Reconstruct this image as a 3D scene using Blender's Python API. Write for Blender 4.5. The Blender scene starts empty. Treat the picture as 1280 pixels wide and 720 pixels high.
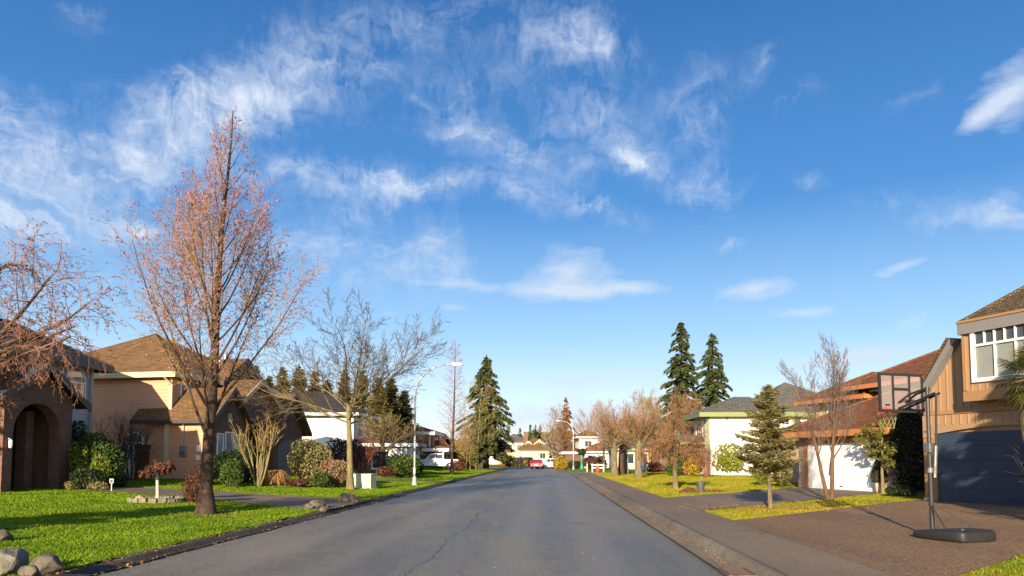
import bpy, math, random
import numpy as np
from mathutils import Vector, Matrix

R = math.radians
sc = bpy.context.scene
COL = sc.collection
rnd = random.Random(7)
nrng = np.random.default_rng(11)

# ------------------------------------------------------------------ camera model
F, HOR, TH, CH = 950.0, 573.0, R(4.0), 1.65
PYC = HOR - F * math.tan(TH)
ct, st_ = math.cos(TH), math.sin(TH)

def ss(x, a, b):
    t = np.clip((np.asarray(x, dtype=float) - a) / (b - a), 0, 1)
    return t * t * (3 - 2 * t)

def KL(y): return -6.5 + .046 * y          # left kerb line of the street
def KR(y): return 2.56 + .046 * y          # right kerb line

def H(x, y):
    """ground height of yards and pavements"""
    x = np.asarray(x, dtype=float); y = np.asarray(y, dtype=float)
    ol = KL(y) - x; orr = x - KR(y)
    left = .09 + .27 * ss(ol, .4, 13) + .25 * ss(y, 33, 42) * ss(ol, 3, 10)
    right = .125 + .05 * ss(orr, 1.6, 10)
    h = np.where(ol > 0, left, np.where(orr > 0, right, 0.0))
    h = h * (1 - ss(y, 116, 126) * (ol > 0)) * (1 - ss(y, 79, 83.5) * (orr > 0) * (1 - ss(y, 95, 99)))
    return h + .75 * ss(y, 140, 172)

def hz(x, y): return float(H(x, y))

def pt(px, py, d):
    """world point seen at a photo position, d metres ahead"""
    cx, cy = (px - 640) / F, (PYC - py) / F
    s = d / (ct - cy * st_)
    return Vector((cx * s, d, CH + s * (st_ + cy * ct)))

def gp(px, py):
    """world point on the ground seen at a photo position"""
    cx, cy = (px - 640) / F, (PYC - py) / F
    dy, dz = ct - cy * st_, st_ + cy * ct
    z = .12
    for _ in range(12):
        s = (z - CH) / dz
        z = .5 * z + .5 * hz(cx * s, dy * s)
    return Vector((cx * s, dy * s, hz(cx * s, dy * s)))

def gd(px, d):
    """ground point in picture column px at d metres"""
    x = (px - 640) / F * d / (ct + .0 * st_) * ct
    return Vector((x, d, hz(x, d)))

# ------------------------------------------------------------------ materials
MATS = {}
class NT:
    def __init__(self, name):
        self.m = bpy.data.materials.new(name); self.m.use_nodes = True
        self.t = self.m.node_tree; self.b = self.t.nodes['Principled BSDF']
        self._o = None
    def n(self, typ, **kw):
        nd = self.t.nodes.new(typ)
        for k, v in kw.items():
            if k == 'ins':
                for kk, vv in v.items():
                    if hasattr(vv, 'is_linked') or isinstance(vv, bpy.types.NodeSocket): self.t.links.new(vv, nd.inputs[kk])
                    else: nd.inputs[kk].default_value = vv
            else: setattr(nd, k, v)
        return nd
    def obj(self):
        if not self._o: self._o = self.n('ShaderNodeTexCoord').outputs['Object']
        return self._o
    def world(self):
        return self.n('ShaderNodeNewGeometry').outputs['Position']
    def math(self, op, a, b=0.0, c=0.0):
        nd = self.n('ShaderNodeMath', operation=op)
        for i, v in enumerate((a, b, c)):
            if isinstance(v, bpy.types.NodeSocket): self.t.links.new(v, nd.inputs[i])
            else: nd.inputs[i].default_value = v
        return nd.outputs[0]
    def noise(self, vec, scale, detail=4, rough=.55, dist=0.0):
        return self.n('ShaderNodeTexNoise', ins={'Vector': vec, 'Scale': scale, 'Detail': detail, 'Roughness': rough, 'Distortion': dist}).outputs['Fac']
    def ramp(self, fac, stops):
        nd = self.n('ShaderNodeValToRGB', ins={'Fac': fac}); e = nd.color_ramp.elements
        while len(e) < len(stops): e.new(.5)
        for el, (p, c) in zip(e, stops): el.position = p; el.color = c if len(c) == 4 else (*c, 1)
        return nd.outputs['Color']
    def rng(self, v, a, b, c, d):
        return self.n('ShaderNodeMapRange', ins={'Value': v, 'From Min': a, 'From Max': b, 'To Min': c, 'To Max': d}).outputs['Result']
    def mix(self, f, a, b, mode='MIX'):
        nd = self.n('ShaderNodeMix', data_type='RGBA', blend_type=mode)
        for i, v in ((0, f), (6, a), (7, b)):
            if isinstance(v, bpy.types.NodeSocket): self.t.links.new(v, nd.inputs[i])
            else: nd.inputs[i].default_value = v if i == 0 or len(v) == 4 else (*v, 1)
        return nd.outputs[2]
    def bump(self, h, strength, dist=.02):
        o = self.n('ShaderNodeBump', ins={'Height': h, 'Strength': strength, 'Distance': dist}).outputs['Normal']
        self.t.links.new(o, self.b.inputs['Normal'])
    def col(self, c):
        if isinstance(c, bpy.types.NodeSocket): self.t.links.new(c, self.b.inputs['Base Color'])
        else: self.b.inputs['Base Color'].default_value = (*c, 1)
    def set(self, **kw):
        for k, v in kw.items():
            k = k.replace('_', ' ')
            if isinstance(v, bpy.types.NodeSocket): self.t.links.new(v, self.b.inputs[k])
            else: self.b.inputs[k].default_value = v

def sc3(c, k): return tuple(min(1, max(0, x * k)) for x in c)

def plain(name, c, rough=.6, var=.12, scale=6, metal=0, bump=0, spec=.5):
    """painted / plastic / metal surface with slight uneven wear"""
    if name in MATS: return MATS[name]
    t = NT(name); n = t.noise(t.obj(), scale, 5)
    t.col(t.mix(n, sc3(c, 1 - var), sc3(c, 1 + var)))
    t.set(Roughness=t.rng(n, .3, .7, max(.03, rough - .08), min(1, rough + .08)), Metallic=metal)
    t.b.inputs['Specular IOR Level'].default_value = spec
    if bump: t.bump(t.noise(t.obj(), scale * 6, 3), bump)
    MATS[name] = t.m; return t.m

def uv_vec(t, su=1, sv=1, kz=0):
    """(x+y, z) of the object's own frame: runs along any wall"""
    s = t.n('ShaderNodeSeparateXYZ', ins={0: t.obj()}).outputs
    u = t.math('ADD', s[0], s[1])
    return t.n('ShaderNodeCombineXYZ', ins={0: t.math('MULTIPLY', u, su), 1: t.math('MULTIPLY', s[2], sv)}).outputs[0], u, s[2]

def siding(name, c, lap=.14, vertical=False):
    if name in MATS: return MATS[name]
    t = NT(name); _, u, z = uv_vec(t)
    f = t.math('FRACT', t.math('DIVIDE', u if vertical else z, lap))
    n = t.noise(t.obj(), 1.3, 5); n2 = t.noise(t.obj(), 25, 3)
    base = t.mix(n, sc3(c, .86), sc3(c, 1.1)); base = t.mix(t.math('MULTIPLY', n2, .25), base, sc3(c, .75))
    if vertical:
        h = t.rng(f, 0, .14, 1, 0); h2 = t.math('GREATER_THAN', .13, f)
        t.bump(t.math('ADD', t.math('MULTIPLY', h2, 1.0), t.math('MULTIPLY', n2, .15)), 1.0, .03); t.col(base)
    else:
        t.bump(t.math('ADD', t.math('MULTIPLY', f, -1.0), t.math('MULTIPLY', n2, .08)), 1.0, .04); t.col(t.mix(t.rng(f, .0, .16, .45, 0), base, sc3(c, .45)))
    t.set(Roughness=.65); MATS[name] = t.m; return t.m

def brick(name, c1, c2, mortar, bw=.22, bh=.075):
    if name in MATS: return MATS[name]
    t = NT(name); v, u, z = uv_vec(t)
    b = t.n('ShaderNodeTexBrick', offset=.5, ins={'Vector': v, 'Color1': (*c1, 1), 'Color2': (*c2, 1), 'Mortar': (*mortar, 1), 'Scale': 1.0,
                                                   'Mortar Size': .006, 'Mortar Smooth': .2, 'Bias': 0.0, 'Brick Width': bw, 'Row Height': bh})
    n = t.noise(t.obj(), 2.2, 5)
    t.col(t.mix(.8, b.outputs['Color'], t.mix(n, (.45, .45, .45), (1.25, 1.2, 1.15)), 'MULTIPLY'))
    t.bump(t.math('ADD', t.math('MULTIPLY', b.outputs['Fac'], -1.0), t.math('MULTIPLY', t.noise(t.obj(), 40, 3), .4)), .7, .01)
    t.set(Roughness=.85); MATS[name] = t.m; return t.m

def shingle(name, c, dark=.55, row=.14, wid=.3):
    if name in MATS: return MATS[name]
    t = NT(name); v, u, z = uv_vec(t)
    b = t.n('ShaderNodeTexBrick', offset=.5, ins={'Vector': v, 'Color1': (*sc3(c, .7), 1), 'Color2': (*sc3(c, 1.25), 1), 'Mortar': (*sc3(c, dark), 1), 'Scale': 1.0,
                                                   'Mortar Size': .012, 'Mortar Smooth': .3, 'Bias': 0.0, 'Brick Width': wid, 'Row Height': row * .55})
    n = t.noise(t.obj(), .9, 6, .65); n2 = t.noise(t.obj(), 14, 4, .6)
    cc = t.mix(.75, b.outputs['Color'], t.mix(n, (.6, .6, .58), (1.25, 1.25, 1.25)), 'MULTIPLY')
    cc = t.mix(.6, cc, t.mix(n2, (.45, .45, .45), (1.5, 1.5, 1.5)), 'MULTIPLY')
    t.col(cc); t.bump(t.math('ADD', t.math('MULTIPLY', b.outputs['Fac'], -.8), n2), .9, .025)
    t.set(Roughness=.9); t.b.inputs['Specular IOR Level'].default_value = .2
    MATS[name] = t.m; return t.m

def leafmat(name, c1, c2, trans=.25, rough=.55, spec=.3, sc_=1.1, wi=.65, wn=.4):
    """foliage: every leaf has its own tint"""
    if name in MATS: return MATS[name]
    t = NT(name)
    isl = t.n('ShaderNodeNewGeometry').outputs['Random Per Island']
    n = t.noise(t.world(), sc_, 4 if sc_ > 1 else 6, .6)
    f = t.math('ADD', t.math('MULTIPLY', isl, wi), t.math('MULTIPLY', t.rng(n, .3, .7, 0, 1) if wn > .5 else n, wn))
    c = t.ramp(f, [(.05, c1), (.95, c2)])
    t.col(c); t.set(Roughness=rough); t.b.inputs['Specular IOR Level'].default_value = spec
    tr = t.n('ShaderNodeBsdfTranslucent', ins={'Color': c})
    mx = t.n('ShaderNodeMixShader', ins={0: trans, 1: t.b.outputs[0], 2: tr.outputs[0]})
    t.t.links.new(mx.outputs[0], t.t.nodes['Material Output'].inputs['Surface'])
    MATS[name] = t.m; return t.m

def bark(name, c1, c2, scale=9, moss=None):
    if name in MATS: return MATS[name]
    t = NT(name)
    mp = t.n('ShaderNodeMapping', ins={'Vector': t.obj(), 'Scale': (1, 1, .3)}).outputs[0]
    n = t.noise(mp, scale, 6, .65); n2 = t.noise(t.obj(), 2.0, 4)
    c = t.ramp(n, [(.3, c1), (.7, c2)])
    if moss: c = t.mix(t.rng(n2, .45, .65, 0, .8), c, moss)
    t.col(c); t.bump(n, .9, .03); t.set(Roughness=.9); t.b.inputs['Specular IOR Level'].default_value = .2
    MATS[name] = t.m; return t.m

# ------------------------------------------------------------------ mesh helpers
def link(o, parent=None):
    COL.objects.link(o)
    if parent is not None: o.parent = parent
    return o

def tag(o, label=None, cat=None, group=None, kind=None):
    if label: o['label'] = label
    if cat: o['category'] = cat
    if group: o['group'] = group
    if kind: o['kind'] = kind
    return o

def empty(name, loc, label, cat, rz=0.0, group=None):
    o = bpy.data.objects.new(name, None); o.empty_display_size = .3
    o.location = loc; o.rotation_euler = (0, 0, rz)
    link(o); return tag(o, label, cat, group)

def np_mesh(name, V, Fq, mat, parent=None, smooth=False):
    """mesh object from an (n,3) vertex array and an (m,k) face array"""
    me = bpy.data.meshes.new(name)
    V = np.asarray(V, dtype=np.float32); Fq = np.asarray(Fq, dtype=np.int32)
    m, k = Fq.shape
    me.vertices.add(len(V)); me.vertices.foreach_set('co', V.ravel())
    me.loops.add(m * k); me.loops.foreach_set('vertex_index', Fq.ravel())
    me.polygons.add(m); me.polygons.foreach_set('loop_start', np.arange(m, dtype=np.int32) * k)
    me.polygons.foreach_set('loop_total', np.full(m, k, dtype=np.int32))
    if smooth: me.polygons.foreach_set('use_smooth', np.ones(m, dtype=bool))
    me.update(calc_edges=True); me.validate()
    if mat: me.materials.append(mat)
    return link(bpy.data.objects.new(name, me), parent)

class MB:
    def __init__(self): self.v = []; self.f = []
    def add(self, vs, fs):
        k = len(self.v); self.v += [tuple(p) for p in vs]; self.f += [tuple(i + k for i in f) for f in fs]; return self
    def box(self, x0, x1, y0, y1, z0, z1):
        vs = [(x0, y0, z0), (x1, y0, z0), (x1, y1, z0), (x0, y1, z0), (x0, y0, z1), (x1, y0, z1), (x1, y1, z1), (x0, y1, z1)]
        return self.add(vs, [(0, 3, 2, 1), (4, 5, 6, 7), (0, 1, 5, 4), (1, 2, 6, 5), (2, 3, 7, 6), (3, 0, 4, 7)])
    def prism(self, poly, a, b, axis='y'):
        """extrude a closed 2D outline: axis y -> outline in (x,z); axis x -> outline in (y,z); axis z -> outline in (x,y)"""
        def P(p, t): return (p[0], t, p[1]) if axis == 'y' else ((t, p[0], p[1]) if axis == 'x' else (p[0], p[1], t))
        n = len(poly)
        vs = [P(p, a) for p in poly] + [P(p, b) for p in poly]
        fs = [tuple(range(n)), tuple(range(2 * n - 1, n - 1, -1))] + [(i, i + n, (i + 1) % n + n, (i + 1) % n) for i in range(n)]
        return self.add(vs, fs)
    def quad(self, a, b, c, d): return self.add([a, b, c, d], [(0, 1, 2, 3)])
    def tube(self, pts, radii, n=8, cap=True):
        pts = [Vector(p) for p in pts]
        if not isinstance(radii, (list, tuple)): radii = [radii] * len(pts)
        k = len(pts); vs = []; ref = None
        for i, p in enumerate(pts):
            t = (pts[min(i + 1, k - 1)] - pts[max(i - 1, 0)]).normalized()
            if ref is None: ref = Vector((1, 0, 0)) if abs(t.x) < .8 else Vector((0, 1, 0))
            a = t.cross(ref).normalized(); b = t.cross(a); ref = b.cross(t) * -1 if False else ref
            for j in range(n):
                w = 2 * math.pi * j / n; vs.append(p + (a * math.cos(w) + b * math.sin(w)) * radii[i])
        fs = [(i * n + j, i * n + (j + 1) % n, (i + 1) * n + (j + 1) % n, (i + 1) * n + j) for i in range(k - 1) for j in range(n)]
        if cap: fs += [tuple(range(n - 1, -1, -1)), tuple((k - 1) * n + j for j in range(n))]
        return self.add(vs, fs)
    def lathe(self, prof, n=16, c=(0, 0, 0), axis='z'):
        vs = []
        for r, z in prof:
            for j in range(n):
                w = 2 * math.pi * j / n; p = (r * math.cos(w), r * math.sin(w), z)
                if axis == 'y': p = (p[0], p[2], p[1])
                if axis == 'x': p = (p[2], p[0], p[1])
                vs.append((p[0] + c[0], p[1] + c[1], p[2] + c[2]))
        k = len(prof)
        fs = [(i * n + j, i * n + (j + 1) % n, (i + 1) * n + (j + 1) % n, (i + 1) * n + j) for i in range(k - 1) for j in range(n)]
        fs += [tuple(range(n - 1, -1, -1)), tuple((k - 1) * n + j for j in range(n))]
        return self.add(vs, fs)
    def build(self, name, mat, parent=None, bevel=0, smooth=False):
        import bmesh
        me = bpy.data.meshes.new(name); me.from_pydata(self.v, [], self.f); me.update()
        bm = bmesh.new(); bm.from_mesh(me); bmesh.ops.recalc_face_normals(bm, faces=bm.faces); bm.to_mesh(me); bm.free()
        if mat: me.materials.append(mat)
        if smooth:
            for p in me.polygons: p.use_smooth = True
        o = link(bpy.data.objects.new(name, me), parent)
        if bevel:
            md = o.modifiers.new('b', 'BEVEL'); md.width = bevel; md.segments = 2; md.limit_method = 'ANGLE'
        return o

def copy_tree(o, parent=None):
    c = o.copy(); COL.objects.link(c); c.parent = parent
    for ch in list(o.children): copy_tree(ch, c)
    return c

# ------------------------------------------------------------------ plants
def tubes(polys, n):
    """all polylines (pts, radii) as tubes -> V, F arrays; grouped by length, vectorised"""
    by = {}
    for p, r in polys: by.setdefault(len(p), []).append((p, r))
    Vs, Fs, off = [], [], 0
    ang = np.arange(n) * 2 * np.pi / n
    for k, lst in by.items():
        P = np.array([[tuple(q) for q in p] for p, _ in lst]); Rr = np.array([r for _, r in lst])
        N = len(lst)
        T = np.empty_like(P); T[:, 1:-1] = P[:, 2:] - P[:, :-2]; T[:, 0] = P[:, 1] - P[:, 0]; T[:, -1] = P[:, -1] - P[:, -2]
        T /= np.linalg.norm(T, axis=2, keepdims=True) + 1e-9
        m = T.mean(axis=1); ref = np.where(np.abs(m[:, 2:3]) > .75, np.array([[1., .13, 0]]), np.array([[.11, .07, 1.]]))[:, None, :]
        A = np.cross(T, np.broadcast_to(ref, T.shape)); A /= np.linalg.norm(A, axis=2, keepdims=True) + 1e-9
        B = np.cross(T, A)
        ring = P[:, :, None, :] + Rr[:, :, None, None] * (A[:, :, None, :] * np.cos(ang)[None, None, :, None] + B[:, :, None, :] * np.sin(ang)[None, None, :, None])
        Vs.append(ring.reshape(-1, 3))
        i, j = np.meshgrid(np.arange(k - 1), np.arange(n), indexing='ij')
        f = np.stack([i * n + j, i * n + (j + 1) % n, (i + 1) * n + (j + 1) % n, (i + 1) * n + j], -1).reshape(-1, 4)
        Fs.append((f[None] + (np.arange(N) * k * n)[:, None, None] + off).reshape(-1, 4)); off += N * k * n
    return np.concatenate(Vs), np.concatenate(Fs)

def rdir(rng=rnd):
    return Vector((rng.gauss(0, 1), rng.gauss(0, 1), rng.gauss(0, 1))).normalized()

def grow(out, p, d, L, r, lev, P, rng):
    n = P['segs'][lev]; pts = [p.copy()]; rad = [r]; d = d.normalized()
    w, tr, tp = P['wob'][lev], P['trop'][lev], P['taper'][lev]
    for i in range(n):
        d = (d + rdir(rng) * w + Vector((0, 0, tr))).normalized()
        p = p + d * (L / n); pts.append(p.copy()); rad.append(max(P['rmin'], r * (1 - (1 - tp) * (i + 1) / n)))
    out.setdefault(lev, []).append((pts, rad))
    if lev + 1 >= len(P['segs']): return
    k = P['kids'][lev]
    if P.get('kref') and P['kref'][lev]: k *= min(1.3, max(.12, L / P['kref'][lev]))
    k = max(1, int(round(k * rng.uniform(.8, 1.2)))); t0 = P['t0'][lev]; az = rng.uniform(0, 6.28)
    for j in range(k):
        t = t0 + (1 - t0) * (j + rng.uniform(.1, .9)) / k
        f = t * n; i = min(n - 1, int(f)); q = pts[i].lerp(pts[i + 1], f - i)
        tan = (pts[i + 1] - pts[i]).normalized(); az += 2.4 + rng.uniform(-.5, .5)
        a = tan.orthogonal().normalized(); a = Matrix.Rotation(az, 3, tan) @ a
        an = P['ang'][lev] * rng.uniform(.75, 1.25)
        dd = tan * math.cos(an) + a * math.sin(an)
        sh = P['shape'][lev](t) if P.get('shape') and P['shape'][lev] else (1.05 - .55 * t)
        rr = (rad[i] + (rad[i + 1] - rad[i]) * (f - i)) * P['rr'][lev]
        grow(out, q, dd, L * P['lr'][lev] * sh * rng.uniform(.75, 1.2), max(P['rmin'], rr), lev + 1, P, rng)

def tree_parts(root, out, bark_m, twig_m, split=2, n0=8, n1=3, flare=0):
    """trunk and main limbs as one part, finer branches as the crown"""
    tr = [q for l in out if l < split for q in out[l]]; tw = [q for l in out if l >= split for q in out[l]]
    if flare:
        p, r = out[0][0]
        for i, q in enumerate(p):
            r[i] *= 1 + flare * math.exp(-(q.z - p[0].z) / .22)
    V, Fq = tubes(tr, n0); np_mesh('trunk', V, Fq, bark_m, root, True)
    if tw:
        V, Fq = tubes(tw, n1); return np_mesh('crown', V, Fq, twig_m, root, True)

def leaf_mesh(name, C, D, N, l, w, mat, parent):
    """one four-cornered leaf per row: centres C, long directions D, face normals N"""
    D = D / (np.linalg.norm(D, axis=1, keepdims=True) + 1e-9)
    S = np.cross(D, N); S /= np.linalg.norm(S, axis=1, keepdims=True) + 1e-9
    l = np.asarray(l).reshape(-1, 1) * np.ones((len(C), 1)); w = np.asarray(w).reshape(-1, 1) * np.ones((len(C), 1))
    V = np.stack([C - D * l / 2, C + S * w / 2 + D * l * .05, C + D * l / 2, C - S * w / 2 + D * l * .05], 1).reshape(-1, 3)
    return np_mesh(name, V, np.arange(len(V)).reshape(-1, 4), mat, parent)

def rvec(n, rng): 
    v = rng.normal(size=(n, 3)); return v / np.linalg.norm(v, axis=1, keepdims=True)

def lumpy(n, rng, rx, ry, rz, lumps=14, inner=.55, amp=.35, boxy=0.0, floor=-.9):
    """points in an uneven bush volume (centre 0), with outward directions"""
    d = rvec(n * 2, rng)
    Lc = rvec(lumps, rng); Lw = rng.uniform(.3, 1, lumps)
    g = np.exp(-((1 - d @ Lc.T) / .12)) @ Lw
    rad = (1 - amp * .5) + amp * np.clip(g, 0, 1.2)
    if boxy:
        k = 1 / np.max(np.abs(d), axis=1); rad = rad * (1 - boxy) + boxy * np.minimum(k, 1.25) * rad
    t = inner + (1 - inner) * rng.random(n * 2) ** .6
    p = d * (rad * t)[:, None]
    ok = p[:, 2] > floor; p, d = p[ok][:n], d[ok][:n]
    return p * np.array([rx, ry, rz]), d

def shrub(name, loc, size, n, leaf, mat, label, cat='shrub', seed=1, stem_m=None, group=None, boxy=0., amp=.35, inner=.5, aspect=.55, up=0., part='foliage'):
    """leafy bush: size = (rx, ry, height)"""
    rng = np.random.default_rng(seed); rx, ry, h = size
    root = empty(name, loc, label, cat, group=group)
    p, d = lumpy(n, rng, rx, ry, h * .52, boxy=boxy, amp=amp, inner=inner)
    p[:, 2] += h * .5; p[:, 2] = np.maximum(p[:, 2], .03)
    N = d * .7 + rvec(len(p), rng) * .8
    D = rvec(len(p), rng) + np.array([0, 0, up])
    s = leaf * rng.uniform(.6, 1.4, len(p))
    leaf_mesh(part, p, D, N, s, s * aspect, mat, root)
    stems = []
    r2 = random.Random(seed)
    for i in range(7):
        a = r2.uniform(0, 6.28); q = Vector((math.cos(a) * rx * .55, math.sin(a) * ry * .55, h * r2.uniform(.55, .85)))
        b = Vector((math.cos(a) * .08, math.sin(a) * .08, 0)); m = b.lerp(q, .5) + Vector((0, 0, h * .1))
        stems.append(([b, m, q], [.03 * h ** .5, .02 * h ** .5, .008]))
    V, Fq = tubes(stems, 5); np_mesh('stem', V, Fq, stem_m or MATS['bark_brown'], root, True)
    return root

def twig_shrub(name, loc, h, spread, nst, mat, label, cat='shrub', seed=1, kids=(7, 5), r=.02, buds=None, group=None, up=.06, lean=.5):
    """leafless bush of many stems rising from the ground"""
    rng = random.Random(seed); out = {}
    P = dict(segs=[4, 3, 2], wob=[.12, .2, .25], trop=[up, up * .7, up * .5], taper=[.35, .4, .4], kids=list(kids), t0=[.25, .2], ang=[.55, .6], lr=[.5, .5], rr=[.5, .6], rmin=.0035)
    root = empty(name, loc, label, cat, group=group)
    for i in range(nst):
        a = rng.uniform(0, 6.28); l = rng.uniform(0.1, lean)
        grow(out, Vector((math.cos(a) * .12, math.sin(a) * .12, 0)), Vector((math.cos(a) * l * spread, math.sin(a) * l * spread, 1)), h * rng.uniform(.7, 1.0), r, 0, P, rng)
    tree_parts(root, out, mat, mat, 1, 5, 3)
    if buds: add_buds(root, out, buds, rng)
    return root

def add_buds(root, out, buds, rng, name='leaves'):
    """small leaves or buds along the finest twigs; buds = (material, count, size, hang)"""
    m, n, s, hang = buds
    tips = out[max(out)]; C = []
    for i in range(n):
        p, _ = tips[rng.randrange(len(tips))]; f = rng.uniform(.2, 1) * (len(p) - 1); k = min(int(f), len(p) - 2)
        C.append(tuple(p[k].lerp(p[k + 1], f - k) + rdir(rng) * s * .4))
    C = np.array(C); g = np.random.default_rng(rng.randrange(9999))
    D = rvec(n, g) * .7 + np.array([0, 0, -hang]); ss_ = s * g.uniform(.6, 1.5, n)
    return leaf_mesh(name, C, D, rvec(n, g), ss_, ss_ * .5, m, root)

def conifer(name, loc, h, rad, z0, label, mat, bark_m, n_wh=22, per=6, leaf=.3, dens=7, droop=.25, seed=1, trunk_r=.2, group=None, power=.85, up=.15, gaps=.25, lw=.4, fan=.35, cat='tree', lean=0):
    """needle tree: whorls of drooping boughs carrying sprays of needles"""
    rng = random.Random(seed); root = empty(name, loc, label, cat, group=group)
    trunk = [([Vector((rng.gauss(0, .01) * h * .2 + lean * t * t, rng.gauss(0, .01) * h * .2, h * t * .985)) for t in (0, .25, .5, .75, 1)], [trunk_r * 1.2, trunk_r * .85, trunk_r * .6, trunk_r * .35, .012])]
    C, D, N, Ls, br = [], [], [], [], []
    for w in range(n_wh):
        t = (w + rng.uniform(0, .8)) / n_wh; z = z0 + (h - z0) * t
        Lw = rad * (1 - t) ** power + .03 * rad
        a0 = rng.uniform(0, 6.28)
        for b in range(per):
            if rng.random() < gaps * .5: continue
            tb = min(.985, max(0, t + rng.uniform(-1.1, 1.1) / n_wh)); zb = z0 + (h - z0) * tb
            a = a0 + 6.283 * b / per + rng.uniform(-.5, .5); L = (rad * (1 - tb) ** power + .03 * rad) * rng.uniform(1 - gaps * 1.6, 1.15)
            if L < .05: continue
            o = Vector((math.cos(a), math.sin(a), 0)); side = Vector((-o.y, o.x, 0)); pts = []
            for i in range(5):
                s = i / 4; pts.append(Vector((lean * t * t, 0, zb)) + o * (L * s) + Vector((0, 0, L * (up * s - droop * s * s * 1.6 + .12 * max(0, s - .75)))) + rdir(rng) * .03 * L * s)
            br.append((pts, [max(.006, trunk_r * .22 * (1 - t) * (1 - .85 * i / 4)) for i in range(5)]))
            cnt = max(4, int(dens * L / leaf * 1.6))
            for k in range(cnt):
                s = rng.random() ** .7; f = s * 4; i = min(3, int(f)); q = pts[i].lerp(pts[i + 1], f - i); tan = (pts[i + 1] - pts[i]).normalized()
                sd = rng.choice((-1, 1)) * rng.uniform(.15, 1.0)
                q = q + side * sd * fan * (L * .5 * (1 - s) + leaf * .8) + Vector((0, 0, rng.uniform(-.5, .25) * leaf))
                C.append(q); D.append(tan * .8 + side * sd * .8 + Vector((0, 0, rng.uniform(-.5, .15)))); N.append(Vector((0, 0, 1)) + rdir(rng) * .7); Ls.append(leaf * rng.uniform(.6, 1.4))
    for k in range(int(12 * dens * .3)):
        C.append(Vector((lean, 0, h * rng.uniform(.93, 1.0)))); D.append(rdir(rng) * .4 + Vector((0, 0, 1))); N.append(rdir(rng)); Ls.append(leaf * .8)
    V, Fq = tubes(trunk, 9); np_mesh('trunk', V, Fq, bark_m, root, True)
    V, Fq = tubes(br, 3); np_mesh('bough', V, Fq, bark_m, root, True)
    a = lambda x: np.array([tuple(q) for q in x]); Ls = np.array(Ls)
    leaf_mesh('crown', a(C), a(D), a(N), Ls, Ls * lw, mat, root)
    return root
# ------------------------------------------------------------------ render set-up, camera
sc.view_settings.view_transform = 'Standard'; sc.view_settings.look = 'None'
sc.view_settings.gamma = 1.0; sc.view_settings.exposure = 1.15
sc.view_settings.use_curve_mapping = False
sc.render.engine = 'CYCLES'
sc.cycles.max_bounces = 5; sc.cycles.diffuse_bounces = 3; sc.cycles.glossy_bounces = 2; sc.cycles.transparent_max_bounces = 8
sc.cycles.use_denoising = True
sc.render.resolution_x, sc.render.resolution_y = 1024, 576
cam = bpy.data.cameras.new('camera'); cam.sensor_width = 36; cam.sensor_fit = 'HORIZONTAL'
cam.lens = 36 * F / 1280; cam.shift_y = (PYC - 360) / 1280; cam.clip_end = 8000; cam.clip_start = .1
co = bpy.data.objects.new('camera', cam); COL.objects.link(co)
co.location = (0, 0, CH); co.rotation_euler = (R(90) + TH, 0, 0); sc.camera = co

# ------------------------------------------------------------------ sun and sky
SUN_EL = R(15.0); SX, SY = .28, 1.0                      # light travels towards (SX, SY)
sl = bpy.data.lights.new('sun', 'SUN'); sl.energy = 5.0; sl.angle = R(.55); sl.color = (1.0, .82, .59)
so = bpy.data.objects.new('sun', sl); COL.objects.link(so)
k = math.cos(SUN_EL) / math.hypot(SX, SY)
so.rotation_euler = Vector((SX * k, SY * k, -math.sin(SUN_EL))).to_track_quat('-Z', 'Y').to_euler()
so.location = (-10, -40, 30)

wd = bpy.data.worlds.new('World'); sc.world = wd; wd.use_nodes = True
wt = wd.node_tree; bg = wt.nodes['Background']
class WT(NT):
    def __init__(self, t): self.t = t; self._o = None
w = WT(wt)
sky = w.n('ShaderNodeTexSky', sky_type='NISHITA', sun_disc=False, sun_elevation=SUN_EL, sun_rotation=math.atan2(-SX, -SY) % (2 * math.pi),
          altitude=0, air_density=1.0, dust_density=.35, ozone_density=2.2)
dirn = w.n('ShaderNodeTexCoord').outputs['Generated']
s = w.n('ShaderNodeSeparateXYZ', ins={0: dirn}).outputs
az = w.math('ARCTAN2', s[0], s[1]); el = w.math('ARCSINE', s[2])
V = w.n('ShaderNodeCombineXYZ', ins={0: az, 1: el}).outputs[0]
# a gentle large-scale wobble so cloud outlines are never smooth ovals
nz = w.n('ShaderNodeTexNoise', ins={'Vector': V, 'Scale': 7.0, 'Detail': 5, 'Roughness': .6}).outputs['Color']
wob = w.n('ShaderNodeVectorMath', operation='MULTIPLY_ADD', ins={0: nz, 1: (.16, .11, 0), 2: (-.08, -.055, 0)}).outputs[0]
VW = w.n('ShaderNodeVectorMath', operation='ADD', ins={0: V, 1: wob}).outputs[0]

def azel(px, py):
    p = pt(px, py, 100) - Vector((0, 0, CH)); p.normalize()
    return math.atan2(p.x, p.y), math.asin(p.z)

def blobs(vec, lst):
    acc = None
    for (cx, cy, rx, ry, rot, wgt) in lst:
        a, e = azel(cx, cy); a2, e2 = azel(cx + rx, cy); a3, e3 = azel(cx, cy - ry)
        ra, re = math.hypot(a2 - a, e2 - e), math.hypot(a3 - a, e3 - e)
        mp = w.n('ShaderNodeMapping', vector_type='TEXTURE', ins={'Vector': vec, 'Location': (a, e, 0), 'Rotation': (0, 0, R(rot)), 'Scale': (ra * 1.35, re * 1.35, 1)}).outputs[0]
        g = w.n('ShaderNodeTexGradient', gradient_type='QUADRATIC_SPHERE', ins={'Vector': mp}).outputs['Fac']
        v = w.math('MULTIPLY', w.math('POWER', g, .6), wgt)
        acc = v if acc is None else w.math('ADD', acc, v)
    return acc

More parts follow.
